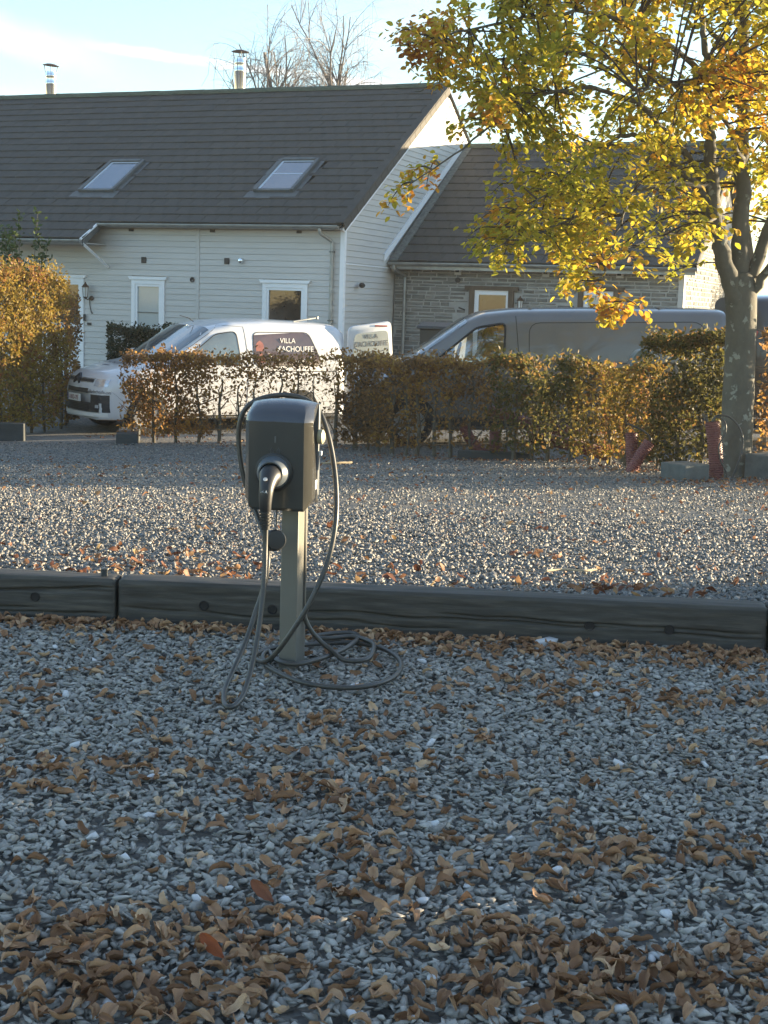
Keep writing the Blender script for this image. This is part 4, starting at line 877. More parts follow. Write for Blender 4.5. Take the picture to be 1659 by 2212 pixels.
# ------------------------------------------------------------------ vans
HF = np.array([0, .02, .08, .2, .34, .48, .6, .7, .79, .87, .93, .955, .97, .98, .988, .994, .998, 1.0])
WB = np.array([.90, .95, .975, .99, 1, 1, .985, .965, .94, .91, .872, .83, .775, .70, .60, .45, .26, 0])
WH = np.array([.90, .95, .975, .99, 1, 1, 1, .995, .985, .96, .91, .86, .80, .72, .62, .46, .27, 0])
class Van:
    def __init__(s, L, W, prof, zb=0.22, nose=0.20, stations=None):
        s.L, s.W0, s.zb, s.nose = L, W/2, zb, nose
        px, pz = zip(*prof); xd = np.linspace(0, L, 900); zd = np.interp(xd, px, pz)
        k = np.exp(-np.linspace(-2, 2, 31)**2); k /= k.sum(); zs = np.convolve(np.pad(zd, 15, 'edge'), k, 'valid')
        w = sstep(0.12, 0.4, xd); s.xd, s.zd = xd, zd*(1-w)+zs*w
    def zt(s, x): return np.interp(x, s.xd, s.zd)
    def W(s, x):
        f = np.clip(1-x/0.45, 0, 1); r_ = np.clip(1-(s.L-x)/0.14, 0, 1)
        return s.W0*(1-s.nose*f**2.6)*(1-0.035*r_**2)
    def wf(s, x, hf):
        b = np.clip((s.zt(x)-1.15)/0.45, 0, 1); return (1-b)*np.interp(hf, HF, WH)+b*np.interp(hf, HF, WB)
    def hw(s, x, z):
        return float(s.W(x)*s.wf(x, np.clip((z-s.zb)/(s.zt(x)-s.zb), 0, 1)))
    def top_z(s, x, y):
        h = np.linspace(0.45, 1, 240); w = s.W(x)*s.wf(x, h); i = np.where(w >= abs(y))[0]
        hh = h[i[-1]] if len(i) else 0.45; return float(s.zb+hh*(s.zt(x)-s.zb))
    def front_x(s, y, z):
        for x in np.concatenate([np.linspace(0, 0.5, 120), np.linspace(0.5, 1.2, 60)]):
            if s.zt(x) > z+0.004 and s.hw(x, z) >= abs(y): return float(x)
        return 0.5
    def warp(s, p):
        return (p[0]+0.20*(p[1]/s.W0)**2*(1-float(sstep(0.0, 1.0, p[0]))), p[1], p[2])
    def body(s):
        st = np.concatenate([[0, .008, .02, .04, .065, .1, .14, .19, .25, .32, .4, .5], np.arange(.55, s.L-.12, .05), [s.L-.1, s.L-.06, s.L-.03, s.L-.01, s.L]])
        V = []; m = len(HF)
        for x in st:
            z = s.zb+HF*(s.zt(x)-s.zb); y = s.W(x)*s.wf(x, HF)
            V += [(x, -y[j], z[j]) for j in range(m)] + [(x, y[j], z[j]) for j in range(m-2, -1, -1)]
        n = 2*m-1; F = []
        for i in range(len(st)-1):
            for j in range(n): F.append((i*n+j, i*n+(j+1) % n, (i+1)*n+(j+1) % n, (i+1)*n+j))
        F.append(tuple(range(n))); F.append(tuple((len(st)-1)*n+j for j in range(n-1, -1, -1)))
        me = bpy.data.meshes.new('body'); me.from_pydata([s.warp(p) for p in V], [], F); me.update()
        bm = bmesh.new(); bm.from_mesh(me); bmesh.ops.recalc_face_normals(bm, faces=bm.faces); bm.to_mesh(me); bm.free()
        me.shade_smooth(); me.set_sharp_from_angle(angle=R(40)); return me
    def patch(s, poly, side, off, name, mat, parent, ns=10, nx=10, smooth=True):
        """pane or panel lying on the flank; poly is a convex outline in (x, z)"""
        zs = [p[1] for p in poly]; z0, z1 = min(zs), max(zs); V = []
        for i in range(ns+1):
            z = z0+(z1-z0)*min(max(i/ns, 0.002), 0.998); xs_ = []
            for k in range(len(poly)):
                (xa, za), (xb, zb_) = poly[k], poly[(k+1) % len(poly)]
                if (za-z)*(zb_-z) <= 0 and za != zb_: xs_.append(xa+(xb-xa)*(z-za)/(zb_-za))
            xl, xr = min(xs_), max(xs_)
            for j in range(nx+1):
                x = xl+(xr-xl)*j/nx; V.append((x, side*(s.hw(x, z)+off), z))
        F = [(i*(nx+1)+j, i*(nx+1)+j+1, (i+1)*(nx+1)+j+1, (i+1)*(nx+1)+j) for i in range(ns) for j in range(nx)]
        o = link(name, np_mesh(name, [s.warp(p) for p in V], F, smooth), parent, mat); return o
    def seam(s, pts, side, name, mat, parent, r_=0.005, closed=False):
        P = []
        pts = list(pts)+([pts[0]] if closed else [])
        for (xa, za), (xb, zb_) in zip(pts[:-1], pts[1:]):
            n = max(2, int(math.hypot(xb-xa, zb_-za)/0.08))
            for k in range(n): P.append((xa+(xb-xa)*k/n, za+(zb_-za)*k/n))
        P.append(pts[-1])
        b = MB(); b.tube([s.warp((x, side*(s.hw(x, z)+0.0005), z)) for x, z in P], r_, 5); return b.build(name, mat, parent)
    def front(s, y0, y1, z0, z1, off, name, mat, parent, ny=10, nz=5, skew=0.0):
        V = []
        for i in range(nz+1):
            z = z0+(z1-z0)*i/nz
            for j in range(ny+1):
                t = j/ny; y = y0+(y1-y0)*t; zz = z+skew*abs(y); V.append((s.front_x(y, zz)-off, y, zz))
        F = [(i*(ny+1)+j, i*(ny+1)+j+1, (i+1)*(ny+1)+j+1, (i+1)*(ny+1)+j) for i in range(nz) for j in range(ny)]
        return link(name, np_mesh(name, [s.warp(p) for p in V], F, True), parent, mat)
    def screen(s, x0, x1, f0, f1, off, name, mat, parent):
        V = []; n, m = 10, 14
        for i in range(n+1):
            t = i/n; x = x0+(x1-x0)*t; w = s.W(x)*(f0+(f1-f0)*t)
            for j in range(m+1):
                y = w*(2*j/m-1); xx = x + 0.10*(abs(y)/s.W0)**2*(1-t*0.5); V.append((xx, y, s.top_z(xx, y)+off))
        F = [(i*(m+1)+j, i*(m+1)+j+1, (i+1)*(m+1)+j+1, (i+1)*(m+1)+j) for i in range(n) for j in range(m)]
        return link(name, np_mesh(name, [s.warp(p) for p in V], F, True), parent, mat)
    def wheels(s, xs_, r_, root):
        prof = [(r_*0.62, -0.10), (r_*0.70, -0.115), (r_*0.93, -0.112), (r_, -0.085), (r_, 0.085), (r_*0.93, 0.112), (r_*0.62, 0.10)]
        for x in xs_:
            for sd_ in (-1, 1):
                mm = Matrix.Translation((x, sd_*(s.W0-0.10), r_)) @ Matrix.Rotation(R(90)*sd_, 4, 'X')
                s.patch([(x+(r_+0.055)*math.cos(R(a)), max(r_+(r_+0.055)*math.sin(R(a)), s.zb+0.01)) for a in range(-20, 201, 20)], sd_, 0.003, 'wheel_arch', m_seam, root, 12, 8)
                w = MB().lathe(prof, 30, mm).build('tyre', m_tyre, None, smooth=40); wh = empty('wheel'); wh.parent = root; w.parent = wh
                b = MB(); b.lathe([(0.0, -0.092), (0.05, -0.10), (0.07, -0.085), (r_*0.25, -0.07)], 20, mm @ Matrix.Rotation(math.pi, 4, 'X') if False else mm)
                b.lathe([(r_*0.60, -0.105), (r_*0.66, -0.108), (r_*0.64, 0.09), (r_*0.58, 0.09)], 30, mm)
                for k in range(6):
                    a = 2*math.pi*k/6; c, n_ = math.cos(a), math.sin(a); t = 0.028
                    p = [Vector((0.05*c-t*n_, 0.05*n_+t*c, -0.085)), Vector((0.05*c+t*n_, 0.05*n_-t*c, -0.085)), Vector((r_*.62*c+t*.8*n_, r_*.62*n_-t*.8*c, -0.095)), Vector((r_*.62*c-t*.8*n_, r_*.62*n_+t*.8*c, -0.095))]
                    b.hexa([mm @ q for q in p] + [mm @ (q+Vector((0, 0, 0.03))) for q in p])
                b.build('rim', m_rim, wh, smooth=40)
def rounded(poly, rad, k=4):
    out = []; n = len(poly)
    for i in range(n):
        p0, p, p1 = Vector(poly[i-1]), Vector(poly[i]), Vector(poly[(i+1) % n])
        a = p+(p0-p).normalized()*min(rad, (p0-p).length*0.45); c = p+(p1-p).normalized()*min(rad, (p1-p).length*0.45)
        for j in range(k+1):
            t = j/k; q_ = a*(1-t)**2+p*2*t*(1-t)+c*t*t; out.append((q_.x, q_.y))
    return out
def face_side(x, y, z): return Matrix.Translation((x, y, z)) @ Matrix.Rotation(R(90), 4, 'X')

# ---- white van
WV = empty('delivery_van', (-5.17, 23.50, -0.985), R(33)); WV.scale = (1.06, 1.06, 1.06); tag(WV, 'small white delivery van with printed side window and its rear door open', 'van')
wv = Van(4.38, 1.81, [(0, .64), (.02, .74), (.06, .83), (.12, .895), (.2, .945), (.5, 1.03), (1.0, 1.13), (1.1, 1.17), (1.9, 1.685), (2.3, 1.775), (2.9, 1.81), (3.9, 1.79), (4.25, 1.765), (4.38, 1.68)], nose=0.22)
link('body', wv.body(), WV, m_white_car)
wv.screen(1.12, 1.88, 0.90, 0.84, 0.012, 'windscreen', m_wind, WV)
sw1 = rounded([(1.40, 1.10), (2.00, 1.56), (2.36, 1.61), (2.43, 1.07)], 0.09)
for sd_ in (-1, 1):
    wv.patch(sw1, sd_, 0.004, 'side_window', m_car_glass if sd_ > 0 else m_wind, WV); wv.seam(sw1, sd_, 'window_seal', m_seam, WV, 0.010, True)
    cw = rounded([(2.66, 1.07), (2.66, 1.60), (3.68, 1.61), (3.94, 1.07)], 0.10)
    pw = wv.patch(cw, sd_, 0.004, 'cargo_window', m_picture, WV); wv.seam(cw, sd_, 'window_seal', m_seam, WV, 0.008, True)
    wv.seam([(2.54, 0.35), (2.56, 1.1), (2.50, 1.68), (2.1, 1.70), (1.55, 1.34), (1.22, 1.1), (1.15, 0.7), (1.25, 0.38)], sd_, 'door_gap', m_seam, WV, 0.004)
    wv.seam([(2.62, 0.98), (4.2, 0.98)], sd_, 'sliding_rail', m_seam, WV, 0.007)
    wv.patch([(0.3, 0.235), (4.3, 0.235), (4.3, 0.285), (0.3, 0.285)], sd_, 0.004, 'sill_trim', m_bump, WV, 2, 30)
    h = MB(); h.box(2.22, 2.40, sd_*wv.hw(2.3, 0.95)-0.01, sd_*wv.hw(2.3, 0.95)+0.02, 0.93, 0.965); h.build('door_handle', m_white_car, WV, bevel=0.006)
    mrx = MB(); mrx.box(-0.06, 0.10, -0.11, 0.11, -0.10, 0.10, Matrix.Translation((1.42, sd_*(wv.hw(1.42, 1.1)+0.13), 1.16))); mr_ = mrx.build('mirror', m_white_car, WV, bevel=0.03, smooth=40)
    wv.patch(rounded([(0.20, 0.74), (0.20, 0.84), (0.62, 0.98), (0.66, 0.92)], 0.03), sd_, 0.006, 'headlight', m_lamp, WV)
hy = lambda x, z: -(wv.hw(x, z)+0.016)
text('window_lettering', 'VILLA', 0.115, m_wprint, pw.parent, face_side(3.28, hy(3.4, 1.45), 1.435), 'CENTER', ext=0.002)
tx = WV
text('window_lettering', "d'ACHOUFFE", 0.125, m_wprint, tx, face_side(3.42, hy(3.35, 1.34), 1.30) @ Matrix.Rotation(R(-6), 4, 'X'), 'CENTER', sx=0.95, ext=0.002)
text('window_lettering', 'Sauna', 0.12, m_wprint, tx, face_side(3.45, hy(3.2, 1.12), 1.10) @ Matrix.Rotation(R(-4), 4, 'X'), 'CENTER', ext=0.002)
b = MB(); b.tube([(3.34+0.42*math.cos(R(a)), hy(3.34, 1.25)-0.001, 1.27+0.13*math.sin(R(a))) for a in range(180, 361, 15)], 0.006, 4); b.build('window_emblem', m_wprint, WV)
for x0, z0, w_, h_ in ((2.70, 1.30, 0.14, 0.12), (2.74, 1.12, 0.12, 0.10)):
    wv.patch([(x0, z0), (x0+w_, z0), (x0+w_, z0+h_), (x0+w_/2, z0+h_+0.05), (x0, z0+h_)], -1, 0.0065, 'printed_house', M('printed_red', (0.26, 0.09, 0.07), 0.4, var=0.3, scale=9), WV, 5, 5)
# front of the white van
wv.front(-0.50, 0.50, 0.788, 0.833, 0.006, 'upper_grille', m_bump, WV); wv.front(-0.52, 0.52, 0.838, 0.846, 0.010, 'chrome_strip', m_chrome, WV, nz=2); wv.front(-0.5, 0.5, 0.778, 0.785, 0.010, 'chrome_strip', m_chrome, WV, nz=2)
for dz, dh in ((0.0, 0.0), (0.055, 0.0)):
    b = MB()
    for sg in (-1, 1):
        z0 = 0.755+dz; b.hexa([(wv.front_x(0, z0+.06)-0.03, 0, z0+0.062), (wv.front_x(0, z0+.06)-0.03, 0, z0+0.10), (wv.front_x(.1, z0)-0.022, sg*0.105, z0+0.03), (wv.front_x(.1, z0)-0.022, sg*0.105, z0-0.005),
                              (wv.front_x(0, z0+.06)+0.01, 0, z0+0.062), (wv.front_x(0, z0+.06)+0.01, 0, z0+0.10), (wv.front_x(.1, z0)+0.01, sg*0.105, z0+0.03), (wv.front_x(.1, z0)+0.01, sg*0.105, z0-0.005)])
    b.build('chevron', m_bump, WV)
wv.front(-0.42, 0.42, 0.622, 0.690, 0.006, 'middle_grille', m_bump, WV); wv.front(-0.46, 0.46, 0.355, 0.445, 0.012, 'lower_grille', m_seam, WV)
for k in range(3): wv.front(-0.44, 0.44, 0.375+k*0.024, 0.383+k*0.024, 0.018, 'grille_slat', m_bump, WV, nz=1)
wv.front(-0.80, 0.80, 0.335, 0.475, 0.006, 'bumper_band', m_bump, WV, 24)
for sg in (-1, 1):
    wv.front(sg*0.50, sg*0.80, 0.475, 0.60, 0.007, 'fog_lamp_surround', m_bump, WV); wv.front(sg*0.62, sg*0.70, 0.40, 0.45, 0.016, 'fog_lamp', m_lamp, WV)
    wv.front(sg*0.54, sg*0.78, 0.73, 0.84, 0.008, 'headlight', m_lamp, WV)
wv.front(-0.78, 0.78, 0.265, 0.325, 0.012, 'skid_plate', m_plate, WV, 20)
np_ = MB().box(-0.030, -0.014, -0.26, 0.26, 0.478, 0.592).build('number_plate', m_plate, WV, bevel=0.004); MB().box(-0.0325, -0.0305, 0.215, 0.255, 0.482, 0.588).build('plate_band', M('plate_blue', (0.02, 0.04, 0.2), 0.4), np_)
rotf = Matrix.Rotation(R(-90), 4, 'Z') @ Matrix.Rotation(R(90), 4, 'X')
text('plate_number', '1-UKD-795', 0.095, m_ink, np_, Matrix.Translation((-0.0315, 0.21, 0.502)) @ rotf, sx=0.92)
text('bumper_lettering', 'villadachouffe.com', 0.075, m_print, WV, Matrix.Translation((wv.front_x(-0.5, 0.64)+0.030, -0.43, 0.625)) @ Matrix.Rotation(R(-72), 4, 'Z') @ Matrix.Rotation(R(90), 4, 'X'))
for s_, sz, xx in (("d'ACHOUFFE", 0.15, 0.62), ('*****', 0.12, 0.45)):
    text('bonnet_lettering', s_, sz, m_print, WV, Matrix.Translation((xx, 0, wv.top_z(xx, 0)+0.006)) @ Matrix.Rotation(R(-90), 4, 'Z') @ Matrix.Rotation(R(11), 4, 'X'), 'CENTER')
wv.wheels((0.80, 3.52), 0.315, WV)
b = MB(); b.tube([(1.98, -0.05, 1.735), (1.90, -0.05, 1.79), (1.74, -0.05, 1.83)], 0.006, 6); b.build('aerial', m_dark, WV)
b = MB(); b.tube([(3.55, -0.55, 1.78), (3.95, -0.52, 1.84), (4.02, -0.5, 1.85)], 0.014, 8); b.lathe([(0.0, -0.03), (0.028, -0.02), (0.028, 0.02), (0, 0.03)], 10, Matrix.Translation((4.03, -0.5, 1.852))); b.build('roof_bar', m_zinc, WV, smooth=50)
# open rear door, hinged on the near rear edge
DR = empty('rear_door', (4.40, -0.86, 0.0), R(-8)); DR.parent = WV
outl = rounded([(0.02, 0.42), (0.02, 1.72), (0.80, 1.84), (0.92, 0.42)], 0.10)
b = MB(); b.prism([(x, -0.035, z) for x, z in outl], (0, 0.06, 0)); b.build('door_panel', m_white_car, DR, bevel=0.012, smooth=40)
gl = rounded([(0.10, 1.04), (0.13, 1.60), (0.74, 1.68), (0.82, 1.04)], 0.08)
b = MB(); b.prism([(x, -0.040, z) for x, z in gl], (0, 0.004, 0)); g_ = b.build('door_window', m_film, DR)
MB().box(0.50, 0.73, -0.048, -0.036, 1.735, 1.76).build('brake_light', m_red, DR, bevel=0.004)
text('door_lettering', 'VILLA', 0.105, m_print, g_, face_side(0.43, -0.043, 1.535) @ Matrix.Rotation(R(4), 4, 'Z'), 'CENTER')
text('door_lettering', "d'ACHOUFFE", 0.125, m_print, g_, face_side(0.44, -0.043, 1.405) @ Matrix.Rotation(R(4), 4, 'Z'), 'CENTER', sx=0.88)
text('door_lettering', 'Le Coeur', 0.12, m_print, g_, face_side(0.46, -0.043, 1.20) @ Matrix.Rotation(R(2), 4, 'Z'), 'CENTER')
b = MB(); b.tube([(0.44+0.31*math.cos(R(a)), -0.0405, 1.40+0.09*math.sin(R(a))) for a in range(185, 356, 15)], 0.005, 4); b.build('door_emblem', m_print, g_)

# ---- grey van
def grey_van(loc, rz, ry, label, windows=True):
    root = empty('panel_van', loc, rz, 0, ry); root.scale = (1.05, 1.05, 1.05); tag(root, label, 'van')
    gv = Van(5.30, 1.92, [(0, .70), (.02, .80), (.07, .90), (.15, .98), (.4, 1.08), (.85, 1.20), (.95, 1.24), (1.72, 1.76), (1.95, 1.85), (2.4, 1.895), (3.4, 1.90), (5.1, 1.885), (5.26, 1.875), (5.30, 1.855)], nose=0.2)
    body = link('body', gv.body(), root, m_grey_car)
    sw2 = rounded([(1.23, 1.13), (1.86, 1.63), (2.26, 1.69), (2.24, 1.30), (2.04, 1.10)], 0.08)
    cut = MB(); cut.prism([(x, -1.5, z) for x, z in sw2], (0, 3.0, 0)); co = cut.build('cutter', m_light_cloth, root)
    md = body.modifiers.new('cut', 'BOOLEAN'); md.operation = 'DIFFERENCE'; md.object = co; md.solver = 'EXACT'; md.material_mode = 'TRANSFER'
    bpy.context.view_layer.update(); dg = bpy.context.evaluated_depsgraph_get()
    me = bpy.data.meshes.new_from_object(body.evaluated_get(dg)); body.modifiers.clear(); body.data = me; bpy.data.objects.remove(co)
    for sd_ in (-1, 1):
        gv.patch(sw2, sd_, -0.012, 'side_window', m_clear, root); gv.seam(sw2, sd_, 'window_seal', m_seam, root, 0.016, True)
        gv.seam([(2.42, 0.35), (2.44, 1.2), (2.40, 1.78)], sd_, 'door_gap', m_seam, root, 0.005)
        gv.seam([(1.05, 1.18), (1.0, 0.7), (1.1, 0.4)], sd_, 'door_gap', m_seam, root, 0.005)
        gv.seam(rounded([(2.58, 1.13), (2.58, 1.69), (4.98, 1.69), (5.04, 1.13)], 0.16), sd_, 'panel_groove', m_seam, root, 0.005, True)
        gv.seam([(2.5, 0.98), (4.9, 0.98)], sd_, 'sliding_rail', m_seam, root, 0.007)
        gv.patch([(0.3, 0.27), (5.0, 0.27), (5.0, 0.40), (0.3, 0.40)], sd_, 0.004, 'sill_trim', m_bump, root, 2, 30)
        gv.patch(rounded([(0.88, 1.04), (0.92, 1.14), (1.14, 1.20), (1.20, 1.06)], 0.02), sd_, 0.004, 'mirror_base', m_bump, root, 5, 5)
        mm = Matrix.Translation((1.20, sd_*(gv.hw(1.2, 1.1)+0.14), 1.20))
        mr_ = MB().box(-0.05, 0.09, -0.12, 0.12, -0.13, 0.14, mm).build('mirror', m_grey_car, root, bevel=0.045, smooth=45, seg=3)
        MB().box(0.02, 0.095, -0.10, 0.10, -0.17, 0.10, mm).build('mirror_housing', m_bump, mr_, bevel=0.02)
        gv.patch(rounded([(0.14, 0.78), (0.14, 0.90), (0.52, 1.04), (0.56, 0.95)], 0.03), sd_, 0.006, 'headlight', m_lamp, root)
        h = MB(); yv = sd_*gv.hw(2.25, 1.0); h.box(2.14, 2.34, yv-0.012, yv+0.022, 0.985, 1.02); h.build('door_handle', m_grey_car, root, bevel=0.006)
        lt = MB(); lt.box(5.22, 5.305, sd_*0.86-0.05, sd_*0.86+0.05, 0.95, 1.45); lt.build('tail_light', m_red, root, bevel=0.02)
    gv.screen(0.98, 1.70, 0.90, 0.84, 0.012, 'windscreen', m_wind, root)
    gv.front(-0.5, 0.5, 0.55, 0.66, 0.008, 'grille', m_bump, root); gv.front(-0.8, 0.8, 0.28, 0.42, 0.008, 'bumper', m_bump, root, 20)
    gv.wheels((0.93, 4.40), 0.33, root)
    for yy in (-0.42, 0.42):
        st = MB(); st.prism([(1.88, yy-0.22, 1.08), (2.10, yy-0.22, 1.08), (2.20, yy-0.22, 1.42), (2.06, yy-0.22, 1.45)], (0, 0.44, 0)); st.prism([(2.02, yy-0.12, 1.46), (2.17, yy-0.12, 1.45), (2.20, yy-0.12, 1.62), (2.08, yy-0.12, 1.63)], (0, 0.24, 0))
        st.build('seat', m_seat, root, bevel=0.03, smooth=40)
    b = MB(); b.tube([(1.62+0.10*math.cos(R(a))*0.5, -0.42+0.19*math.sin(R(a)), 1.24+0.17*math.cos(R(a))) for a in range(0, 361, 20)], 0.014, 6); b.build('steering_wheel', m_dark, root, smooth=50)
    b = MB(); b.prism([(1.25, -0.7, 1.12), (1.58, -0.7, 1.14), (1.50, -0.7, 1.22), (1.34, -0.7, 1.20)], (0, 1.4, 0)); b.build('dashboard', m_seat, root)
    b = MB(); b.tube([(1.75, 0.0, 1.865), (1.66, 0.0, 1.90)], 0.012, 6); b.build('aerial', m_dark, root)
    for k in range(3): MB().box(2.6+k*0.9, 2.64+k*0.9, -0.6, 0.6, 1.88, 1.89).build('roof_rib', m_grey_car, root)
    return root, gv
gvan, gvo = grey_van((-0.65, 21.52, -0.82), R(0.5), R(-2.0), 'dark grey panel van parked broadside behind the hedge in front of the stone cottage')
dvan, dvo = grey_van((11.45, 21.9, -0.45), R(183), R(2.0), 'dark grey van with white lettering on its flank behind the tree trunk')
dvan.scale = (1.18, 1.18, 1.18)
m_dark_car = M('dark_car_paint', (0.03, 0.03, 0.032), 0.30, 0.2, var=0.06, scale=2, coat=0.8)
for c_ in dvan.children:
    if c_.name.startswith('body'): c_.data.materials[0] = m_dark_car
for k in range(1):
    text('flank_lettering', 'DACHOUFFE', 0.19, m_wprint, dvan, Matrix.Translation((10.35-5.72, 0, 0)) if False else Matrix.Translation((4.87, dvo.W0+0.012, 1.30)) @ Matrix.Rotation(R(180), 4, 'Z') @ Matrix.Rotation(R(90), 4, 'X'), ext=0.002)

# ------------------------------------------------------------------ hedges
LT = (np.array([(0, 0, 0), (.30, -.25, .07), (.68, -.22, .06), (1, 0, -.02), (.68, .22, .06), (.30, .25, .07), (.5, 0, -.02)]), np.array([[0, 1, 2, 6], [6, 2, 3, 3], [0, 6, 4, 5], [6, 3, 3, 4]]))
LT = (LT[0][:6], np.array([[0, 1, 2, 3], [0, 3, 4, 5]]))
TWT = [(np.array([(0, -.009, 0), (0, .009, .004), (0, 0, .014), (.5, -.006, .05), (.5, .007, .05), (.5, .0, .062), (1, 0, .02), (1, .003, .02), (1, 0, .024)]),
        np.array([[0, 1, 4, 3], [1, 2, 5, 4], [2, 0, 3, 5], [3, 4, 7, 6], [4, 5, 8, 7], [5, 3, 6, 8]]))]
def qrand(n, r):
    q_ = r.normal(size=(n, 4)); q_ /= np.linalg.norm(q_, axis=1)[:, None]; w, x, y, z = q_.T
    return np.stack([1-2*(y*y+z*z), 2*(x*y-z*w), 2*(x*z+y*w), 2*(x*y+z*w), 1-2*(x*x+z*z), 2*(y*z-x*w), 2*(x*z-y*w), 2*(y*z+x*w), 1-2*(x*x+y*y)], 1).reshape(n, 3, 3)
def frames(d, r):
    """rotation matrices whose x axis is d, rolled at random"""
    d = d/np.linalg.norm(d, axis=1)[:, None]; a = r.normal(size=d.shape); a -= (a*d).sum(1)[:, None]*d; a /= np.linalg.norm(a, axis=1)[:, None]
    return np.stack([d, a, np.cross(d, a)], 2)
def hedge(name, label, p0, p1, h0, h1, width, n, mat, dens=None, size=(0.045, 0.075), seed=0, stems=0.30, group='clipped beech hedges', stem_r=0.022, base=0.12, twigs=1.0, stem_h=0.85, cat='hedge'):
    r = np.random.default_rng(seed); p0, p1 = Vector(p0), Vector(p1); Lh = (p1-p0).length; d = (p1-p0)/Lh; nrm = Vector((d.y, -d.x))
    root = empty(name, (p0.x, p0.y, gzf(p0.x, p0.y)), math.atan2(d.y, d.x)); tag(root, label, cat, group)
    gl_ = lambda u: gzf(p0.x+d.x*u, p0.y+d.y*u)-root.location.z
    u, w, v = [], [], []
    m = n*4; U = r.uniform(0, Lh, m); H = h0+(h1-h0)*U/Lh + 0.03*np.sin(U*5+seed)+0.02*np.sin(U*13)
    T = r.uniform(0, 1, m); Wd = r.uniform(-0.5, 0.5, m)
    shell = r.uniform(0, 1, m); side = shell < 0.55; Wd[side] = np.sign(Wd[side])*(0.5-np.abs(r.normal(0, 0.10, side.sum())))
    tp = shell > 0.84; T[tp] = 1.02-0.04*np.abs(r.normal(0, 1, tp.sum())) + 0.05*np.clip(r.normal(0, 1, tp.sum()), 0, 2)
    Z = base + T*(H-base) + r.normal(0, 0.018, m); Y = Wd*width + 0.03*np.sin(U*9+Z*7+seed)
    pr = np.ones(m)
    if dens is not None: pr = np.array([dens(a, b_) for a, b_ in zip(U/Lh, T)])
    nn = np.array([mnoise.noise(Vector((a*3+seed, b_*3, c*3))) for a, b_, c in zip(U, Y, Z)]); pr = pr*np.clip(0.75+1.3*nn, 0.12, 1)
    k = np.where(r.uniform(0, 1, m) < pr*0.55)[0][:n]; k = k[(U[k] > 0) & (U[k] < Lh)]
    gzz = np.array([gl_(a) for a in U[k]]); P = np.stack([U[k], Y[k], Z[k]+gzz], 1); S = r.uniform(*size, len(k))
    V, F = scatter([LT], P, S, qrand(len(k), r)); tag(link('foliage', np_mesh('foliage', V, F), root, mat), kind='stuff')
    tn = int(Lh*170*twigs*max(h0, h1)/1.2)
    if tn:
        TU = r.uniform(0, Lh, tn); TZ = r.uniform(base*0.7, 0.93, tn)*(h0+(h1-h0)*TU/Lh); TY = r.uniform(-0.42, 0.42, tn)*width
        dd = np.stack([r.normal(0, 0.8, tn), r.normal(0, 0.6, tn), np.abs(r.normal(0.5, 0.6, tn))], 1)
        V, F = scatter(TWT, np.stack([TU, TY, TZ+np.array([gl_(a) for a in TU])], 1), r.uniform(0.14, 0.34, tn), frames(dd, r)); V2 = V
        tag(link('twigs', np_mesh('twigs', V, F), root, m_twig), kind='stuff')
    x = r.uniform(0.05, 0.2)
    while x < Lh and stems:
        g0 = gl_(x); b = MB(); hh = (h0+(h1-h0)*x/Lh)*r.uniform(stem_h-0.12, stem_h+0.05); y0 = r.uniform(-0.12, 0.12)*width
        pts_ = [(x, y0, g0-0.03)] + [(x+r.normal(0, 0.025), y0+r.normal(0, 0.02), g0+hh*t) for t in (0.3, 0.6, 0.85, 1.0)]
        rr = stem_r*r.uniform(0.6, 1.25); b.tube(spline(pts_, 3), [rr*(1.15-0.85*i/12) for i in range(13)], 6)
        for _ in range(3):
            t = r.uniform(0.12, 0.7); a = Vector((x, y0, g0+hh*t)); e = a+Vector((r.normal(0, 0.22), r.normal(0, 0.08), r.uniform(0.15, 0.4)))
            b.tube([a, (a+e)/2+Vector((r.normal(0, .03), 0, -0.02)), e], [rr*0.5, rr*0.38, rr*0.15], 5)
        b.build('stem', m_stem, root, smooth=60); x += stems*r.uniform(0.7, 1.3)
    return root
hedge('beech_hedge', 'brown and green beech hedge end beside the white van bonnet', (-3.98, 21.50), (-2.62, 21.25), 1.28, 1.28, 0.42, 5200, m_hcopper, dens=lambda u, t: 1.0 if t > 0.55 else 0.8, seed=41)
hedge('beech_hedge', 'thin leafless-looking beech hedge with the white van showing through', (-2.60, 21.24), (-0.58, 20.32), 1.28, 1.26, 0.40, 3000, m_hcopper, dens=lambda u, t: 0.85 if t > 0.72 else (0.30 if t > 0.35 else 0.14), seed=42, stems=0.34, stem_r=0.027, twigs=1.5)
hedge('beech_hedge', 'dense dark brown beech hedge block behind the charger', (-0.56, 20.30), (0.25, 19.10), 1.28, 1.25, 0.45, 4600, m_hcopper, seed=43, stem_r=0.03)
hedge('beech_hedge', 'orange tipped sparse beech hedge before the grey van bonnet', (0.27, 19.06), (1.42, 18.42), 1.26, 1.24, 0.42, 3000, m_hcopper, dens=lambda u, t: 1.0 if t > 0.62 else (0.34 if t > 0.3 else 0.2), seed=44, stem_r=0.028, twigs=1.3)
hedge('beech_hedge', 'green and yellow beech hedge hiding the grey van flank', (1.44, 18.40), (2.42, 17.12), 1.26, 1.20, 0.42, 4300, m_hgreen, dens=lambda u, t: 1.0 if t > 0.45 else 0.5, seed=45)
hedge('beech_hedge', 'low golden beech hedge beside the taller square one', (2.40, 17.08), (2.97, 16.06), 1.14, 1.12, 0.45, 3300, m_hyellow, seed=46)
hedge('beech_hedge', 'tall square beech hedge between the low golden hedge and the tree trunk', (2.90, 15.98), (3.72, 15.50), 1.44, 1.44, 0.55, 5600, m_hgreen, seed=47)
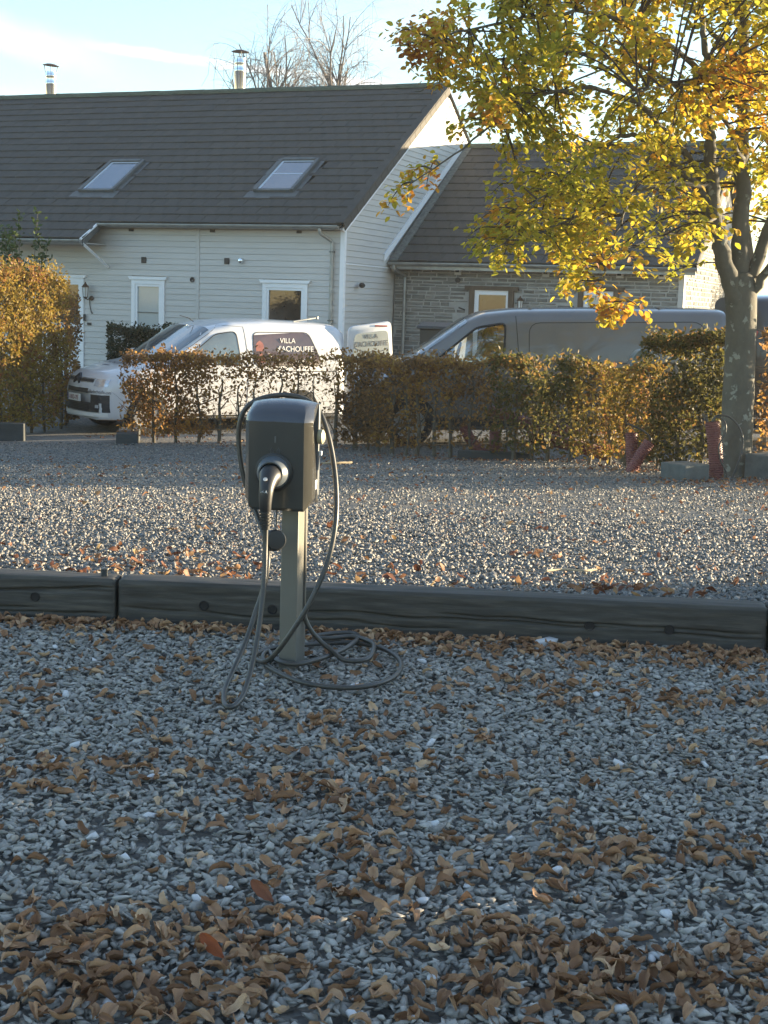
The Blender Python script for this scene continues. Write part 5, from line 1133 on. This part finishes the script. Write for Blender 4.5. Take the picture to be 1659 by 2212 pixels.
hedge('beech_hedge', 'beech hedge running on past the tree trunk in front of the dark van', (4.02, 15.40), (7.6, 14.4), 1.50, 1.55, 0.5, 9000, m_hcopper, dens=lambda u, t: 0.95 if t > 0.5 else 0.7, seed=48, stems=0.6)
hedge('beech_hedge', 'tall golden beech hedge lit by the sun beside the white van', (-7.4, 20.6), (-5.60, 24.0), 2.62, 2.55, 0.6, 30000, m_hyellow, dens=lambda u, t: 1.0 if t > 0.3 else 0.75, seed=49, stem_r=0.035, base=0.10)
hedge('beech_hedge', 'dark brown hedge return beyond the tall golden hedge', (-5.62, 24.15), (-5.58, 24.9), 2.2, 2.1, 0.4, 4000, m_hcopper, seed=50, stem_r=0.03)
hedge('evergreen_hedge', 'low dark green hedge in front of the weatherboarded wall', (-5.15, 26.1), (-2.4, 26.6), 1.32, 1.27, 0.7, 24000, m_dgreen, seed=51, size=(0.045, 0.075), group='evergreen shrubs', stems=0.8)
hedge('beech_hedge', 'low out-of-view hedge added to shade the chippings', (5.2, -4.0), (5.2, 6.95), 0.70, 0.70, 0.6, 42000, m_hcopper, seed=52, stems=0.8, twigs=0.3, size=(0.07, 0.11))  # unseen hedge, added to keep the low sun off the chippings
def laurel(label, x, y, h, seed):
    r = np.random.default_rng(seed); root = empty('laurel_shrub', (x, y, gzf(x, y))); tag(root, label, 'shrub', 'evergreen shrubs'); P, D = [], []
    st = MB()
    for k in range(26):
        a = r.uniform(0, 6.28); ln = h*r.uniform(0.6, 1.0); top = Vector((math.cos(a)*r.uniform(0.1, 0.75), math.sin(a)*r.uniform(0.1, 0.6), ln)); bot = Vector((top.x*0.25, top.y*0.25, -0.02))
        pts_ = spline([bot, bot.lerp(top, 0.5)+Vector((0, 0, 0.1)), top], 10); st.tube(pts_, [0.016*(1-0.8*i/20) for i in range(21)], 5)
        for p in pts_[5:]:
            for _ in range(6): P.append(p+Vector(r.normal(0, 0.035, 3))); dv = Vector((r.normal(0, 1), r.normal(0, 1), r.uniform(0.1, 1.1))); D.append(dv)
    st.build('stems', m_stem, root)
    V, F = scatter([LT], np.array([p[:] for p in P]), r.uniform(0.07, 0.11, len(P)), frames(np.array([q_[:] for q_ in D]), r)); tag(link('foliage', np_mesh('foliage', V, F), root, m_laurel), kind='stuff')
laurel('green laurel shrub rising behind the tall golden hedge', -6.55, 25.2, 3.55, 61)

# ------------------------------------------------------------------ beech tree
LIMBS = dict(
 C=([(3.6, 14.8, 1.44), (3.57, 14.8, 2.09), (3.54, 14.8, 2.65), (3.51, 14.8, 3.24), (3.46, 14.75, 3.91), (3.39, 14.7, 4.61), (3.3, 14.7, 5.65), (3.26, 14.7, 6.5)], .105, .02),
 L=([(3.56, 14.75, 1.39), (3.38, 14.7, 1.8), (3.26, 14.65, 2.21), (3.19, 14.6, 2.62), (3.13, 14.6, 3.07), (3.12, 14.6, 3.52), (3.03, 14.5, 3.81), (2.96, 14.5, 4.2), (2.82, 14.4, 4.91)], .105, .015),
 La=([(3.26, 14.65, 2.31), (2.9, 14.5, 2.62), (2.54, 14.4, 2.85), (2.3, 14.3, 2.96), (2.01, 14.2, 2.81), (1.57, 14.1, 2.44), (1.17, 14.0, 2.02)], .045, .006),
 Lb=([(3.21, 14.6, 2.44), (2.98, 14.7, 2.76), (2.51, 14.6, 3.23), (2.21, 14.5, 3.36), (1.78, 14.4, 3.4), (1.19, 14.3, 3.2), (0.66, 14.2, 2.77), (0.13, 14.1, 2.39)], .045, .005),
 Ld=([(3.19, 14.6, 2.53), (2.62, 14.2, 2.48), (2.0, 13.9, 2.26), (1.41, 13.7, 1.97), (0.93, 13.6, 1.78)], .03, .005),
 Le=([(3.09, 14.5, 3.5), (2.58, 14.2, 3.83), (1.92, 14.0, 4.03), (1.16, 13.9, 3.94), (0.43, 13.8, 3.74), (-0.0, 13.8, 3.64)], .035, .005),
 Lf=([(3.12, 14.6, 3.16), (2.54, 14.9, 3.68), (1.61, 15.1, 3.87), (0.67, 15.1, 3.66), (0.2, 15.0, 3.4)], .035, .005),
 Lg=([(3.18, 14.8, 3.0), (2.9, 15.5, 3.55), (2.23, 16.1, 3.86), (1.52, 16.4, 3.39)], .03, .005),
 Lh=([(2.54, 14.4, 2.85), (2.31, 14.2, 2.34), (2.14, 14.1, 1.84), (2.07, 14.1, 1.43), (2.14, 14.1, 1.16)], .018, .004),
 Li=([(3.25, 14.6, 2.21), (2.85, 14.1, 2.04), (2.42, 13.7, 1.92), (1.97, 13.5, 1.72)], .022, .004),
 Ca=([(3.48, 14.6, 2.76), (3.07, 13.8, 3.1), (2.59, 13.2, 3.29), (2.13, 12.9, 3.15)], .032, .005),
 Cb=([(3.47, 14.7, 3.45), (3.82, 14.5, 3.88), (4.43, 14.3, 4.08), (5.3, 14.2, 3.87)], .035, .005),
 Cc=([(3.53, 15.0, 3.73), (3.11, 15.6, 4.38), (2.42, 16.0, 4.87), (1.69, 16.2, 4.89)], .035, .005),
 Cd=([(3.61, 15.1, 3.05), (4.47, 15.8, 3.4), (5.6, 16.2, 3.49), (6.71, 16.3, 3.03)], .035, .005),
 Ra=([(3.65, 14.8, 1.53), (3.82, 14.85, 2.01), (3.98, 14.9, 2.58), (4.08, 15.0, 3.52), (4.2, 15.0, 4.43), (4.57, 15.0, 5.11)], .08, .012),
 Rb=([(3.69, 14.8, 1.39), (3.86, 14.6, 1.77), (4.15, 14.3, 2.31), (4.71, 14.1, 2.53), (5.54, 13.9, 2.41)], .06, .006))
TB = Vector((3.67, 14.8, gzf(3.67, 14.8)))
tree = empty('beech_tree', TB); tag(tree, 'multi-stemmed beech tree with yellow and green autumn leaves over the hedge', 'tree')
tr_ = np.random.default_rng(77)
trunk = [(3.67, 14.8, -0.52), (3.665, 14.8, -0.30), (3.655, 14.8, 0.2), (3.635, 14.8, 0.87), (3.62, 14.8, 1.25), (3.60, 14.8, 1.50), (3.59, 14.8, 1.68)]
b = MB(); b.tube([Vector(p)-TB for p in spline(trunk, 5)], list(np.interp(np.linspace(0, 1, 31), [0, .12, .3, .6, .8, .92, 1], [.235, .178, .165, .155, .165, .15, .09])), 18)
me = b.mesh('trunk', smooth=70)
for v in me.vertices:
    a = math.atan2(v.co.y, v.co.x); v.co.x *= 1+0.05*mnoise.noise(Vector((v.co.x*9, v.co.y*9, v.co.z*3))); v.co.y *= 1+0.05*mnoise.noise(Vector((v.co.x*9+5, v.co.y*9, v.co.z*3)))
link('trunk', me, tree, m_bark)
NODES = []
for k, (pts_, r0, r1) in LIMBS.items():
    sp = spline(pts_, 6); n = len(sp); b = MB()
    sp = [p + Vector(tr_.normal(0, 0.012, 3))*(0 if i == 0 else 1) for i, p in enumerate(sp)]
    b.tube([p-TB for p in sp], [r0+(r1-r0)*(i/(n-1))**0.8 for i in range(n)], 10 if r0 > 0.06 else 7); b.build('limb', m_bark, tree, smooth=70)
    NODES += [p for i, p in enumerate(sp) if i > (n*0.25 if k in ('C', 'L', 'Ra') else 3)]
NODES = np.array([p[:] for p in NODES])
POLY = [(-0.06, 3.95), (0.17, 4.09), (0.62, 4.15), (1.07, 4.47), (1.96, 4.93), (3.55, 5.46), (5.13, 5.03), (6.37, 3.97), (6.71, 2.86), (6.09, 2.07), (4.93, 1.85), (4.06, 2.19), (3.67, 2.45), (3.37, 2.08), (3.21, 1.66), (2.98, 1.65), (2.78, 1.83), (2.51, 1.68), (2.3, 1.16), (2.11, 1.2), (1.81, 1.57), (1.56, 1.74), (1.1, 1.68), (0.81, 1.81), (0.74, 2.27), (0.68, 2.7), (0.36, 2.69), (0.18, 2.25), (-0.14, 2.29), (-0.06, 2.57), (0.80, 2.85), (0.78, 3.12), (0.42, 3.42), (-0.02, 3.68)]
def inside(x, z):
    c = False; n = len(POLY)
    for i in range(n):
        (xa, za), (xb, zb_) = POLY[i], POLY[i-1]
        if (za > z) != (zb_ > z) and x < (xb-xa)*(z-za)/(zb_-za)+xa: c = not c
    return c
tw = MB(); LP, LD = [], []; cnt = 0
while cnt < 720:
    x, z = tr_.uniform(-0.2, 6.8), tr_.uniform(1.1, 5.5)
    if not inside(x-0.10 if x < 1.2 else x, z): continue
    half = 0.5+1.5*min(1, max(0, (x-0.1)/2.2))*min(1, max(0.2, (z-1.0)/1.2)); y = 14.4+0.15*(x-2)*0.3+tr_.uniform(-1, 1)*half
    if mnoise.noise(Vector((x*1.05, y*0.75, z*1.35+4))) < -0.12: continue
    if x > 4.2 and tr_.random() < 0.72: continue
    if 3.0 < x < 4.3 and z < 2.7 and y < 14.9: continue
    P = np.array((x, y, z)); dist = np.linalg.norm((NODES-P)*np.array((1, 1, 1.1)), axis=1); i = int(np.argmin(dist))
    if dist[i] > 1.6: continue
    cnt += 1; a = Vector(NODES[i]); e = Vector(P); mid = (a+e)/2+Vector((0, 0, 0.10*(e-a).length)); d_ = e-a
    if d_.length < 0.25: d_ = Vector(tr_.normal(0, 1, 3)); d_.z *= 0.4; d_ = d_.normalized()*0.35; e = a+d_; mid = (a+e)/2
    end = e+Vector((d_.x, d_.y, 0)).normalized()*0.16+Vector((0, 0, -0.10)) if d_.length > 0.05 else e
    sp = spline([a, mid, e, end], 5); tw.tube([p-TB for p in sp], [0.010*(1-0.85*j/(len(sp)-1))+0.001 for j in range(len(sp))], 4, cap=False)
    side = Vector((-d_.y, d_.x, 0)); side = side.normalized() if side.length > 1e-3 else Vector((1, 0, 0))
    for j, p in enumerate(sp[4:]):
        t = (sp[min(j+5, len(sp)-1)]-sp[j+3]).normalized()
        for s_ in (-1, 1, -1, 1):
            if tr_.random() < 0.12: continue
            off_ = Vector(tr_.normal(0, 0.05, 3)); LP.append(p+off_); q_ = t*tr_.uniform(0.3, 0.9)+side*s_*tr_.uniform(0.4, 1.0)+Vector((0, 0, tr_.normal(-0.25, 0.35))); LD.append(q_)
tag(tw.build('twigs', m_twig, tree, recalc=False), kind='stuff')
LP = np.array([p[:] for p in LP])-np.array(TB[:]); LD = np.array([q_[:] for q_ in LD])
def leaf_frames(D, r):
    d = D/np.linalg.norm(D, axis=1)[:, None]; up = np.stack([r.normal(0, 0.55, len(d)), r.normal(0, 0.55, len(d)), np.ones(len(d))], 1); a = np.cross(up, d); a /= np.linalg.norm(a, axis=1)[:, None]
    return np.stack([d, a, np.cross(d, a)], 2)
LT2 = (LT[0]*np.array((1, 1.25, 1)), LT[1])
V, F = scatter([LT2], LP, tr_.uniform(0.055, 0.088, len(LP)), leaf_frames(LD, tr_)); crown = link('crown', np_mesh('crown', V, F), tree, m_tleaf); tag(crown, kind='stuff')
def copy_tree(root, loc, rz, label):
    r_ = root.copy(); COL.objects.link(r_); r_.location = loc; r_.rotation_euler = (0, 0, rz); r_['label'] = label
    for c in list(root.children):
        k = c.copy(); COL.objects.link(k); k.parent = r_
    return r_
for loc, rz, lab in (((-8.5, -21.0, 0), 2.0, 'beech tree across the yard facing the white house'), ((4.5, -23.5, 0), 3.6, 'beech tree across the yard facing the stone cottage'), ((-24.0, -14.0, 0), 1.0, 'beech tree at the far end of the yard')):
    t = copy_tree(tree, loc, rz, lab); t['group'] = 'beech trees across the yard'; t.scale = (1.3, 1.3, 1.3)
for loc, rz, lab in (((13.5, 37.0, -0.6), 2.6, 'autumn tree beyond the far end of the stone cottage'), ((20.0, 43.0, -0.6), 4.4, 'distant autumn tree beyond the cottage, past its neighbour')):
    t = copy_tree(tree, loc, rz, lab); t['group'] = 'trees beyond the cottage'; t.scale = (1.25, 1.25, 1.1)

# ------------------------------------------------------------------ bare birches behind the roof
def birch(x, y, h, label, seed, lean, forks):
    r = np.random.default_rng(seed); root = empty('bare_birch', (x, y, -0.6)); tag(root, label, 'tree', 'bare birches behind the roof'); b = MB(); fine = MB(); LPs = []
    def grow(p, d, L, rad, depth):
        n = 6; pts_ = [p.copy()]; dd = d.copy()
        for i in range(n):
            dd = (dd+Vector(r.normal(0, 0.10, 3))+Vector((0, 0, 0.05 if depth < 2 else -0.12))).normalized(); pts_.append(pts_[-1]+dd*L/n)
        (b if depth < 2 else fine).tube(pts_, [rad*(1-0.65*i/n) for i in range(n+1)], 6 if depth < 2 else 3, cap=False)
        if depth >= 3: return
        k = (7, 9, 7)[depth] if depth else forks
        for i in range(k):
            t = r.uniform(0.25, 1.0); q_ = pts_[min(n, int(t*n))]; a = r.uniform(0, 6.28); spread = (0.30, 0.5, 0.8)[depth]
            nd = (dd*0.8+Vector((math.cos(a)*spread, math.sin(a)*spread*0.7, 0.7 if depth < 1 else 0.15))).normalized(); grow(q_, nd, L*r.uniform(0.36, 0.55) if depth else L*r.uniform(0.30, 0.46), rad*(1-0.6*t)*0.55, depth+1)
        if depth == 2:
            for _ in range(3):                                     # hanging twigs
                q_ = pts_[int(r.integers(2, n+1))]; ln = r.uniform(0.4, 1.2); fine.tube([q_, q_+Vector((r.normal(0, .08), r.normal(0, .08), -ln*0.5)), q_+Vector((r.normal(0, .12), r.normal(0, .12), -ln))], [0.007, 0.006, 0.004], 3, cap=False)
    grow(Vector((0, 0, 0)), Vector((lean, 0, 1)).normalized(), h*0.62, 0.16, 0)
    b.build('trunk', m_birch, root, recalc=False, smooth=60); tag(fine.build('twigs', m_birch, root, recalc=False), kind='stuff')
birch(-3.55, 46, 15.5, 'tall bare birch with drooping twigs behind the roof ridge near the flue', 5, -0.02, 18)
birch(-0.8, 44, 14.5, 'slender bare birch behind the roof beside the leafy tree', 8, 0.04, 16)
birch(-2.1, 48, 11.5, 'small bare birch low behind the roof between two taller ones', 9, 0.02, 9)
birch(1.6, 47, 11.5, 'small bare birch behind the roof mostly hidden by autumn leaves', 14, 0.0, 9)

# ------------------------------------------------------------------ small things by the hedge
def block(name, label, cx, cy, lx, ly, h, rz, mat, cat, sink=0.03, grp=None):
    o = MB().box(-lx/2, lx/2, -ly/2, ly/2, -sink, h).build(name, mat, None, bevel=0.012, loc=(cx, cy, gzf(cx, cy)), rot=(0, 0, rz)); return tag(o, label, cat, grp)
block('timber_block', 'short dark sleeper end lying in front of the white van', -3.93, 21.55, 0.32, 1.15, 0.17, R(8), m_oldpost, 'timber block')
block('timber_edging', 'dark timber edging under the tall golden hedge', -6.27, 21.75, 1.4, 0.20, 0.28, R(4), m_oldpost, 'edging')
block('timber_edging', 'low dark timber edging at the foot of the green hedge', 1.42, 18.28, 0.98, 0.10, 0.115, R(-4), m_oldpost, 'edging')
block('concrete_block', 'square concrete block on the gravel beside the tall red duct', 2.98, 14.05, 0.34, 0.34, 0.17, R(33), m_concrete, 'block')
block('concrete_block', 'long concrete block at the foot of the tree trunk', 4.12, 14.35, 0.42, 0.85, 0.23, R(35), m_concrete, 'block')
def duct(label, pts_, rad, pitch=0.023):
    sp = spline([Vector(p) for p in pts_], 10); L = sum((sp[i+1]-sp[i]).length for i in range(len(sp)-1)); n = int(L/pitch)*4
    acc = [0]
    for i in range(len(sp)-1): acc.append(acc[-1]+(sp[i+1]-sp[i]).length)
    P, Rr = [], []
    for k in range(n+1):
        t = L*k/n; i = min(np.searchsorted(acc, t, 'right')-1, len(sp)-2); f = (t-acc[i])/max(acc[i+1]-acc[i], 1e-6); P.append(sp[i].lerp(sp[i+1], f)); Rr.append(rad*(1.0 if k % 4 < 2 else 0.90))
    b = MB(); b.tube(P, Rr, 18); return tag(b.build('corrugated_duct', m_duct, None), label, 'duct', 'red corrugated ducts')
def gp(x, y, h=0.0): return (x, y, gzf(x, y)+h)
duct('tall upright red corrugated duct in front of the tree trunk', [gp(3.37, 14.34, -0.03), (3.345, 14.37, gzf(3.3, 14.3)+0.28), (3.30, 14.39, gzf(3.3, 14.3)+0.57)], 0.076)
duct('red corrugated duct standing upright in the low golden hedge', [gp(2.74, 15.62, -0.03), (2.72, 15.62, gzf(2.7, 15.6)+0.2), (2.70, 15.63, gzf(2.7, 15.6)+0.42)], 0.07)
duct('short red corrugated duct leaning at the foot of the low golden hedge', [gp(2.66, 15.36, -0.03), (2.76, 15.36, gzf(2.7, 15.3)+0.17), (2.86, 15.37, gzf(2.7, 15.3)+0.33)], 0.066)
duct('short upright red duct behind the low timber edging', [gp(1.42, 18.46, -0.02), (1.42, 18.47, gzf(1.4, 18.4)+0.2), (1.42, 18.47, gzf(1.4, 18.4)+0.38)], 0.08)
duct('red duct curving down behind the sparse hedge', [(1.02, 18.72, gzf(1, 18.7)+0.42), (1.12, 18.70, gzf(1, 18.7)+0.24), (1.30, 18.67, gzf(1.2, 18.6)+0.07), (1.6, 18.7, gzf(1.6, 18.7)+0.06)], 0.075)
duct('long red duct arching through the hedge before the grey van', [(1.35, 18.85, gzf(1.3, 18.8)+0.62), (1.7, 18.75, gzf(1.7, 18.7)+0.52), (2.1, 18.5, gzf(2.1, 18.5)+0.38), (2.5, 18.3, gzf(2.5, 18.3)+0.40)], 0.08)
duct('red duct lying low behind the green hedge', [(1.9, 18.3, gzf(1.9, 18.3)+0.30), (2.3, 18.0, gzf(2.3, 18)+0.22), (2.75, 17.6, gzf(2.7, 17.6)+0.10)], 0.08)
def wire(label, pts_, rad=0.011, mat=m_cable):
    b = MB(); b.tube(spline(pts_, 6), rad, 7); return tag(b.build('cable', mat, None, smooth=60), label, 'cable', 'cables from the ducts')
zt = gzf(3.4, 14.35)
wire('black cable arching from the tall red duct to the ground at the trunk', [(3.30, 14.39, zt+0.50), (3.31, 14.39, zt+0.60), (3.36, 14.37, zt+0.64), (3.47, 14.33, zt+0.62), (3.57, 14.30, zt+0.50), (3.60, 14.28, zt+0.33), (3.55, 14.26, zt+0.15), (3.49, 14.25, zt-0.01)])
wire('thinner black cable looping between the tall red duct and the trunk', [(3.30, 14.39, zt+0.52), (3.33, 14.36, zt+0.62), (3.41, 14.32, zt+0.58), (3.42, 14.30, zt+0.47), (3.36, 14.28, zt+0.34), (3.38, 14.27, zt+0.20), (3.44, 14.25, zt+0.08), (3.455, 14.24, zt-0.01)], 0.008)
z2 = gzf(2.8, 15.4)
wire('black cable bent over from the leaning red duct', [(2.82, 15.365, z2+0.28), (2.87, 15.36, z2+0.36), (2.80, 15.35, z2+0.44), (2.68, 15.36, z2+0.50), (2.60, 15.38, z2+0.52)], 0.012)
# grey-green box with a rounded top behind the golden hedge
MBX = empty('metal_box', (3.10, 17.55, gzf(3.1, 17.55))); tag(MBX, 'grey-green metal box with a rounded top behind the low golden hedge', 'box')
zb_ = 0.80-MBX.location.z
pr_ = [(-0.20, 0.0), (-0.20, zb_-0.42), (-0.12, zb_-0.10), (-0.06, zb_-0.02), (0.0, zb_), (0.08, zb_-0.01), (0.15, zb_-0.07), (0.20, zb_-0.2), (0.22, zb_-0.42), (0.22, 0.0)]
b = MB(); b.prism([(x, -0.15, z_) for x, z_ in pr_], (0, 0.30, 0)); b.build('casing', m_metalbox, MBX, bevel=0.012, smooth=40)
MB().lathe([(0.0, 0.05), (0.022, 0.045), (0.03, 0.02), (0.018, 0.0)], 12, Matrix.Translation((0.0, -0.15, zb_-0.22)) @ Matrix.Rotation(R(90), 4, 'X')).build('knob', m_dark, MBX, smooth=50)
# wheeled bin by the cottage wall
BN = empty('wheeled_bin', (0.92, 24.3, gzf(0.92, 24.3)), R(-21)); tag(BN, 'dark wheeled refuse bin with a lid against the stone cottage', 'bin'); bh = 0.98-BN.location.z
b = MB(); b.hexa([(-0.24, -0.24, 0.08), (0.24, -0.24, 0.08), (0.24, 0.24, 0.08), (-0.24, 0.24, 0.08), (-0.33, -0.33, bh-0.12), (0.33, -0.33, bh-0.12), (0.33, 0.30, bh-0.12), (-0.33, 0.30, bh-0.12)]); b.build('bin_body', m_bin, BN, bevel=0.02)
b = MB(); b.prism([(-0.37, -0.38, bh-0.12), (-0.37, -0.36, bh-0.07), (-0.37, -0.05, bh), (-0.37, 0.34, bh-0.02), (-0.37, 0.36, bh-0.12)], (0.74, 0, 0)); b.build('lid', m_bin, BN, bevel=0.015)
for sx_ in (-0.24, 0.20): MB().lathe([(0.0, 0), (0.10, 0), (0.10, 0.05), (0, 0.05)], 16, Matrix.Translation((sx_, 0.24, 0.10)) @ Matrix.Rotation(R(90), 4, 'Y')).build('wheel', m_tyre, BN)
# stacked planks right of the trunk
for k in range(4):
    o = MB().box(-0.9, 0.9, -0.06, 0.06, 0, 0.05).build('plank', m_plank, None, bevel=0.004, loc=(5.05+0.03*k, 16.6, gzf(5, 16.6)+0.10+k*0.13), rot=(0, 0, R(-12))); tag(o, 'grey plank in the low stack behind the trunk', 'plank', 'stacked planks')
    for xx in (-0.7, 0.6):
        if k < 4: MB().box(xx, xx+0.06, -0.05, 0.05, -0.08 if k else -0.11, -0.001).build('spacer', m_plank, o)

# ------------------------------------------------------------------ thin haze volume added to lift and warm the shadows
def haze(density):
    m = bpy.data.materials.new('added_haze'); m.use_nodes = True; nt = m.node_tree
    nt.nodes.remove(nt.nodes['Principled BSDF']); v = nt.nodes.new('ShaderNodeVolumePrincipled')
    v.inputs['Color'].default_value = (0.95, 0.95, 0.95, 1); v.inputs['Density'].default_value = density; v.inputs['Anisotropy'].default_value = 0.35
    nt.links.new(v.outputs['Volume'], nt.nodes['Material Output'].inputs['Volume'])
    o = MB().box(-252, 252, -252, 252, -2.4, 17.0).build('haze', m); tag(o, kind='stuff')
haze(0.0006)
